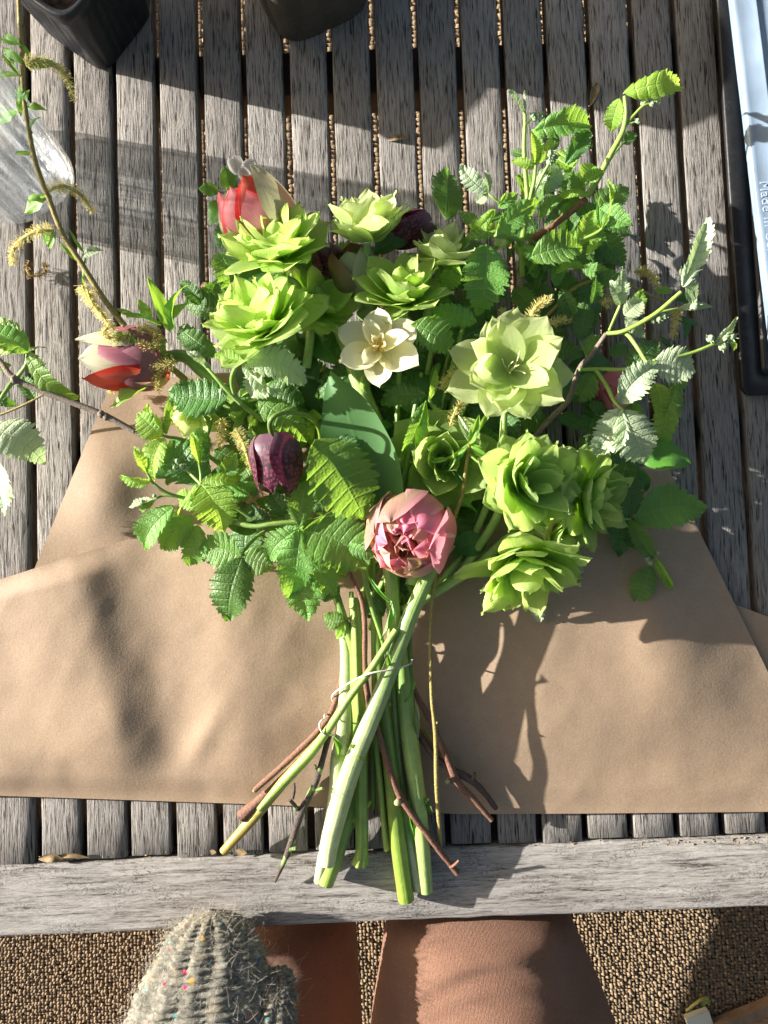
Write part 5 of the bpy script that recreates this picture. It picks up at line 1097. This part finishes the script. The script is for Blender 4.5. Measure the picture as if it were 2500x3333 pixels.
# ------------------------------------------------------------------ knees in brown trousers
def trouser_mat():
    s = NT('rust_brown_trouser_cloth'); v = s.co(); n = s.noise(v, 22, 4, .6); f = s.noise(v, 900, 3, .7); tw_ = s.n('TexWave'); tw_.inputs['Scale'].default_value = 260; tw_.inputs['Distortion'].default_value = 1.5
    s.l(s.mapping(v, (1, .55, .3)), tw_.inputs['Vector'])
    c = s.ramp(n, [(.3, (.13, .068, .047)), (.7, (.205, .115, .082))]); c = s.mix(.5, c, s.ramp(f, [(.3, (.12, .058, .036)), (.7, (.33, .19, .125))]))
    nrm = s.bump(s.math('ADD', s.math('MULTIPLY', f, .8), s.math('MULTIPLY', tw_.outputs[0], .12)), .8, .0022)
    sh = s.bsdf(c, .9, .15, nrm); nd = [x for x in s.t.nodes if x.bl_idname == 'ShaderNodeBsdfPrincipled'][0]
    nd.inputs['Sheen Weight'].default_value = .15; nd.inputs['Sheen Roughness'].default_value = .4; nd.inputs['Sheen Tint'].default_value = (.9, .65, .5, 1)
    return s.done(sh)
M_TROU = trouser_mat()
per = thing('person', 'seated person in rust brown trousers, only the knees showing under the table edge', 'person', loc=P(1500, 3333, -.3))
def leg(xl, xr, z, seed):
    """xl, xr: silhouette at y = 2990 and y = 3333"""
    def f(s, tt):
        y = lerp(2700, 4100, s); k = (y - 2990) / 343
        a, b = lerp(xl[0], xl[1], k), lerp(xr[0], xr[1], k)
        A, B_ = P(a, y, z), P(b, y, z); c = (A + B_) / 2; r = (B_ - A).length / 2 * 1.0
        th = 2 * math.pi * tt; rr_ = r * (1 + .018 * nz(s * 6 + math.cos(th), math.sin(th) * 1.5, 1.0, seed))
        fold = 0
        for (yy, sl, amp, wd) in ((3060, -150, .010, 30), (3125, -190, .006, 20), (3185, -230, .010, 30), (3255, -200, .005, 24), (3330, -160, .007, 30), (3400, -200, .006, 30)):
            u = (math.cos(th + math.pi) + 1) / 2; d = (y - yy - sl * (math.sin(math.pi * u) - .4)) / wd; fold += amp * math.exp(-d * d) * max(0, math.sin(th)) ** .5 * (.15 + u * .9)
        x = c.x + math.cos(th) * rr_ ; zz = z - .035 + math.sin(th) * (rr_ * .78 + fold)
        zz -= (.085 if z > -.1 else .03) * (1 - smooth01(2880, 3060, y))
        return (x, c.y, zz)
    part(per, 'trouser_leg', gridm('trouser_leg', 90, 56, f, M_TROU))
leg((1262, 1212), (1868, 2005), -.022, 3)
leg((640, 560), (1150, 1172), -.165, 9)
# ------------------------------------------------------------------ knitted mitten
def mitten_mat():
    s = NT('heathered_wool_yarn'); v = s.co(); n = s.noise(v, 170, 4, .65); n2 = s.noise(v, 45, 3); n3 = s.noise(v, 520, 3, .7); uvn = s.n('UVMap').outputs[0]
    c = s.ramp(n, [(.30, (.022, .025, .022)), (.45, (.10, .10, .08)), (.57, (.22, .21, .17)), (.74, (.36, .345, .29))])
    c = s.mix(s.ramp(n2, [(.52, 0.0), (.66, .6)]), c, (.30, .25, .17))
    c = s.mix(.3, c, s.ramp(n3, [(.3, (.06, .058, .046)), (.7, (.46, .44, .37))]))
    for sc_, lo, col in ((110, .745, (.42, .03, .09)), (115, .755, (.10, .30, .30)), (130, .755, (.45, .26, .07))):
        c = s.mix(s.ramp(s.noise(s.mapping(v, (1, 1, 1), (sc_ * .03, 1, 2)), sc_, 1, .4), [(lo - .03, 0.0), (lo, 1.0)]), c, col)
    nrm = s.bump(s.math('ADD', n3, s.noise(v, 1400, 3, .7)), .6, .0018)
    return s.done(s.bsdf(c, .92, .1, nrm))
M_KNIT = mitten_mat()
s_ = NT('mohair_fibre'); M_HAIR = s_.done(two_face(s_, s_.bsdf(s_.mix(s_.rnd(), (.58, .56, .50), (.50, .47, .40)), .5, .5), (.7, .62, .48), .35))
mit = thing('knitted_mitten', 'fuzzy heathered grey hand-knitted mitten with ribs and coloured flecks', 'mitten', loc=P(700, 3333, .03))
def knit(name, spine, widths, thick, cols, rows, top_round, seed):
    """closed tapering mitten shape; the sides and the tip are read off the photo"""
    N, Mq = rows * 5, cols * 5
    def f(s, tt):
        p = poly_at(spine, s); w_ = poly_at([(a, 0) for a in widths], s)[0]; d = poly_at([(a, 0) for a in thick], s)[0]
        th = 2 * math.pi * tt; C = P(p[0], p[1], p[2]); r = w_ * K * (CAM_H - p[2]) / CAM_H
        rib = abs(math.sin(th * cols / 2 + .35 * nz(s * 9, tt * 9, 1, seed + 3) + .16 * math.sin(s * rows * 2 * math.pi))) ** .55; st_ = abs(math.sin(math.pi * (s * rows + .5 * (math.floor(tt * cols) % 2))))
        disp = .0066 * rib * (.50 + .50 * st_) + .0022 * nz(s * 26, tt * 30, 1, seed) + .0014 * nz(s * 60, tt * 70, 1, seed) - .0017
        k = smooth01(0, .12, s)
        return C + Vector((math.cos(th) * (r + disp * k), 0, math.sin(th) * (d + disp * k)))
    return gridm(name, N, Mq, f, M_KNIT)
body_sp = [(690, 2962, .030), (690, 2985, .031), (690, 3030, .031), (685, 3090, .031), (675, 3170, .031), (660, 3260, .030), (650, 3360, .030), (640, 3480, .036), (630, 3620, .030), (625, 3800, .02)]
wid = [8, 70, 118, 150, 185, 215, 232, 240, 240, 230]
th_ = [.002, .011, .017, .021, .024, .025, .026, .032, .034, .036]
part(mit, 'hand_cover', knit('hand_cover', body_sp, wid, th_, 13, 30, 1, 2))
th_sp = [(905, 3150, .028), (905, 3165, .028), (903, 3200, .029), (897, 3260, .030), (888, 3340, .031), (870, 3450, .032)]
part(mit, 'thumb', knit('thumb', th_sp, [4, 28, 44, 54, 62, 66], [.001, .007, .012, .014, .016, .018], 9, 16, 1, 5))
def fuzz(n):
    rr = random.Random(8); b = Bag()
    for i in range(n):
        thumb = rr.random() < .16
        sp, wd, tk = (th_sp, [4, 28, 44, 54, 62, 66], [.001, .007, .012, .014, .016, .018]) if thumb else (body_sp, wid, th_)
        u = rr.uniform(.02, .75) if rr.random() < .35 else rr.uniform(.16, .75); p = poly_at(sp, u); w_ = poly_at([(a, 0) for a in wd], u)[0]; d = poly_at([(a, 0) for a in tk], u)[0]
        th = rr.uniform(-.5, math.pi + .5); C = P(*p); r = w_ * K * (CAM_H - p[2]) / CAM_H
        nrm = Vector((math.cos(th), 0, math.sin(th))); a = C + Vector((math.cos(th) * r, 0, math.sin(th) * d))
        if u < .2: nrm = (nrm + Vector((0, .8, 0))).normalized()
        L_ = rr.uniform(.003, .009) if rr.random() < .80 else rr.uniform(.012, .026); dirn = (nrm * .8 + Vector((rr.gauss(0, .6), rr.gauss(0, .6), rr.gauss(0, .4)))).normalized()
        q = [a]; cur = Vector((rr.gauss(0, 1), rr.gauss(0, 1), rr.gauss(0, 1))) * 1.0
        for k in range(5): dirn = (dirn + cur * .5 + Vector((rr.gauss(0, .2), rr.gauss(0, .2), rr.gauss(0, .2)))).normalized(); q.append(q[-1] + dirn * L_ / 5)
        o = len(b.v); wv = rr.uniform(.00005, .00009)
        for p_ in q:
            b.v += [p_ + Vector((wv, 0, 0)), p_ + Vector((-wv, wv, 0)), p_ + Vector((0, -wv, wv))]; b.u += [(0, 0)] * 3
        for k in range(5):
            for e in range(3): b.f.append((o + k * 3 + e, o + k * 3 + (e + 1) % 3, o + k * 3 + 3 + (e + 1) % 3, o + k * 3 + 3 + e))
    return b.mesh('fuzz', M_HAIR)
part(mit, 'fuzz', fuzz(5600), kind='stuff')
# ------------------------------------------------------------------ bits and pieces
M_DRY = plain('dry_leaf_bit', (.21, .15, .08), .8, .2, .4, 200)
M_CARD = plain('white_card', (.50, .50, .42), .7, .3, .05); M_BOX = plain('brown_cardboard', (.22, .15, .10), .8, .2, .25, 40)
def card():
    z = FLOOR + .012
    q = [P(x, y, z) for x, y in ((2233, 3318), (2307, 3292), (2345, 3395), (2270, 3420))]
    c = sum(q, Vector()) / 4; an = math.atan2((q[1] - q[0]).y, (q[1] - q[0]).x)
    b = Bag().add(box_data((c.x, c.y, FLOOR + .006), (q[1] - q[0]).length, (q[2] - q[1]).length, .012, an))
    tag(part(None, 'white_box', b.mesh('white_box', M_CARD, False)), 'flat white card box on the woven floor at the bottom right corner', 'box')
    q = [P(x, y, FLOOR + .02) for x, y in ((2325, 3345), (2530, 3262), (2580, 3400), (2380, 3480))]
    c = sum(q, Vector()) / 4; an = math.atan2((q[1] - q[0]).y, (q[1] - q[0]).x)
    t = thing('cardboard_box', 'brown cardboard box cut off by the bottom right corner', 'box', loc=(c.x, c.y, FLOOR))
    w_, d_ = (q[1] - q[0]).length, (q[2] - q[1]).length
    part(t, 'box_body', Bag().add(box_data((c.x, c.y, FLOOR + .010), w_, d_, .019, an)).mesh('box_body', M_BOX, False))
    part(t, 'box_flap', Bag().add(box_data((c.x, c.y, FLOOR + .0215), w_ * .98, d_ * .49, .003, an)).mesh('box_flap', M_BOX, False))
    s = sprig('small green cutting fallen on the woven floor at the bottom right', P(2280, 3260, FLOOR), None, 'fallen_cutting')
    part(s, 'stem', tube('stem', [P(2235, 3290, FLOOR + .01), P(2275, 3258, FLOOR + .02), P(2300, 3250, FLOOR + .02)], [.002, .003], ST_YEL)); leaf(s, 'n', 2300, 3250, 2290, 3275, .5, FLOOR + .022, FLOOR + .01, 'w')
card()
def dry_bit(name, label, c, pts, wpx, cat, group=None):
    q = [Q(c, *p) for p in pts]
    def f(s, tt):
        p = poly_at(q, s); t = tt * 2 - 1; d = (q[-1] - q[0]).normalized(); sd = Vector((-d.y, d.x, 0)); w_ = wpx * K * math.sin(math.pi * (.05 + .9 * s)) 
        return p + sd * (t * w_) + Vector((0, 0, w_ * .6 * t * t))
    o = part(None, name, gridm(name, 10, 4, f, M_DRY)); return tag(o, label, cat, group)
dry_bit('dry_leaf', 'tiny dry curled leaf on a slat above the bouquet', 'n', [(1265, 458, .001), (1290, 448, .004), (1330, 448, .002)], 9, 'leaf')
dry_bit('dry_leaf', 'small dark dry leaf caught in a gap right of the top shoots', 'n', [(1920, 345, -.002), (1935, 300, .002), (1945, 270, .001)], 14, 'leaf')
dry_bit('dry_leaf', 'brown dry leaf scrap against the rail at the lower left', 'b3', [(190, 1652, .003), (260, 1640, .006), (310, 1655, .004)], 14, 'leaf')
dry_bit('dry_leaf', 'longer withered strip against the rail at the lower left', 'b3', [(270, 1640, .003), (350, 1632, .005), (435, 1645, .003)], 8, 'leaf')
dry_bit('dry_leaf', 'pale leaf scrap near the yellow-brown stem end by the rail', 'b3', [(1030, 1612, .002), (1060, 1620, .003)], 8, 'leaf')
dry_bit('dry_leaf', 'pale brown leaf scrap on the table edge under the left twigs', 'b3', [(1155, 1610, .002), (1210, 1622, .003)], 12, 'leaf')
dry_bit('dry_leaf', 'pale scrap on a slat left of the second hellebore', 'c2', [(88, 800, .002), (130, 798, .004)], 12, 'leaf')
rg = random.Random(5); deb = Bag()
for k in range(60):
    x = rg.choice((rg.uniform(1800, 2500), rg.uniform(0, 2500), rg.uniform(2050, 2480))); y = 2768 - (x - 1250) * .024 + rg.uniform(-16, 5)
    r = rg.uniform(1.5, 4.5) * K; deb.add(blob_data(P(x, y, .0012), r, 5, 3, (rg.uniform(.7, 2.2), rg.uniform(.5, 1.2), .5), k, .3))
part(table, 'debris', deb.mesh('debris', M_DRY), kind='stuff')
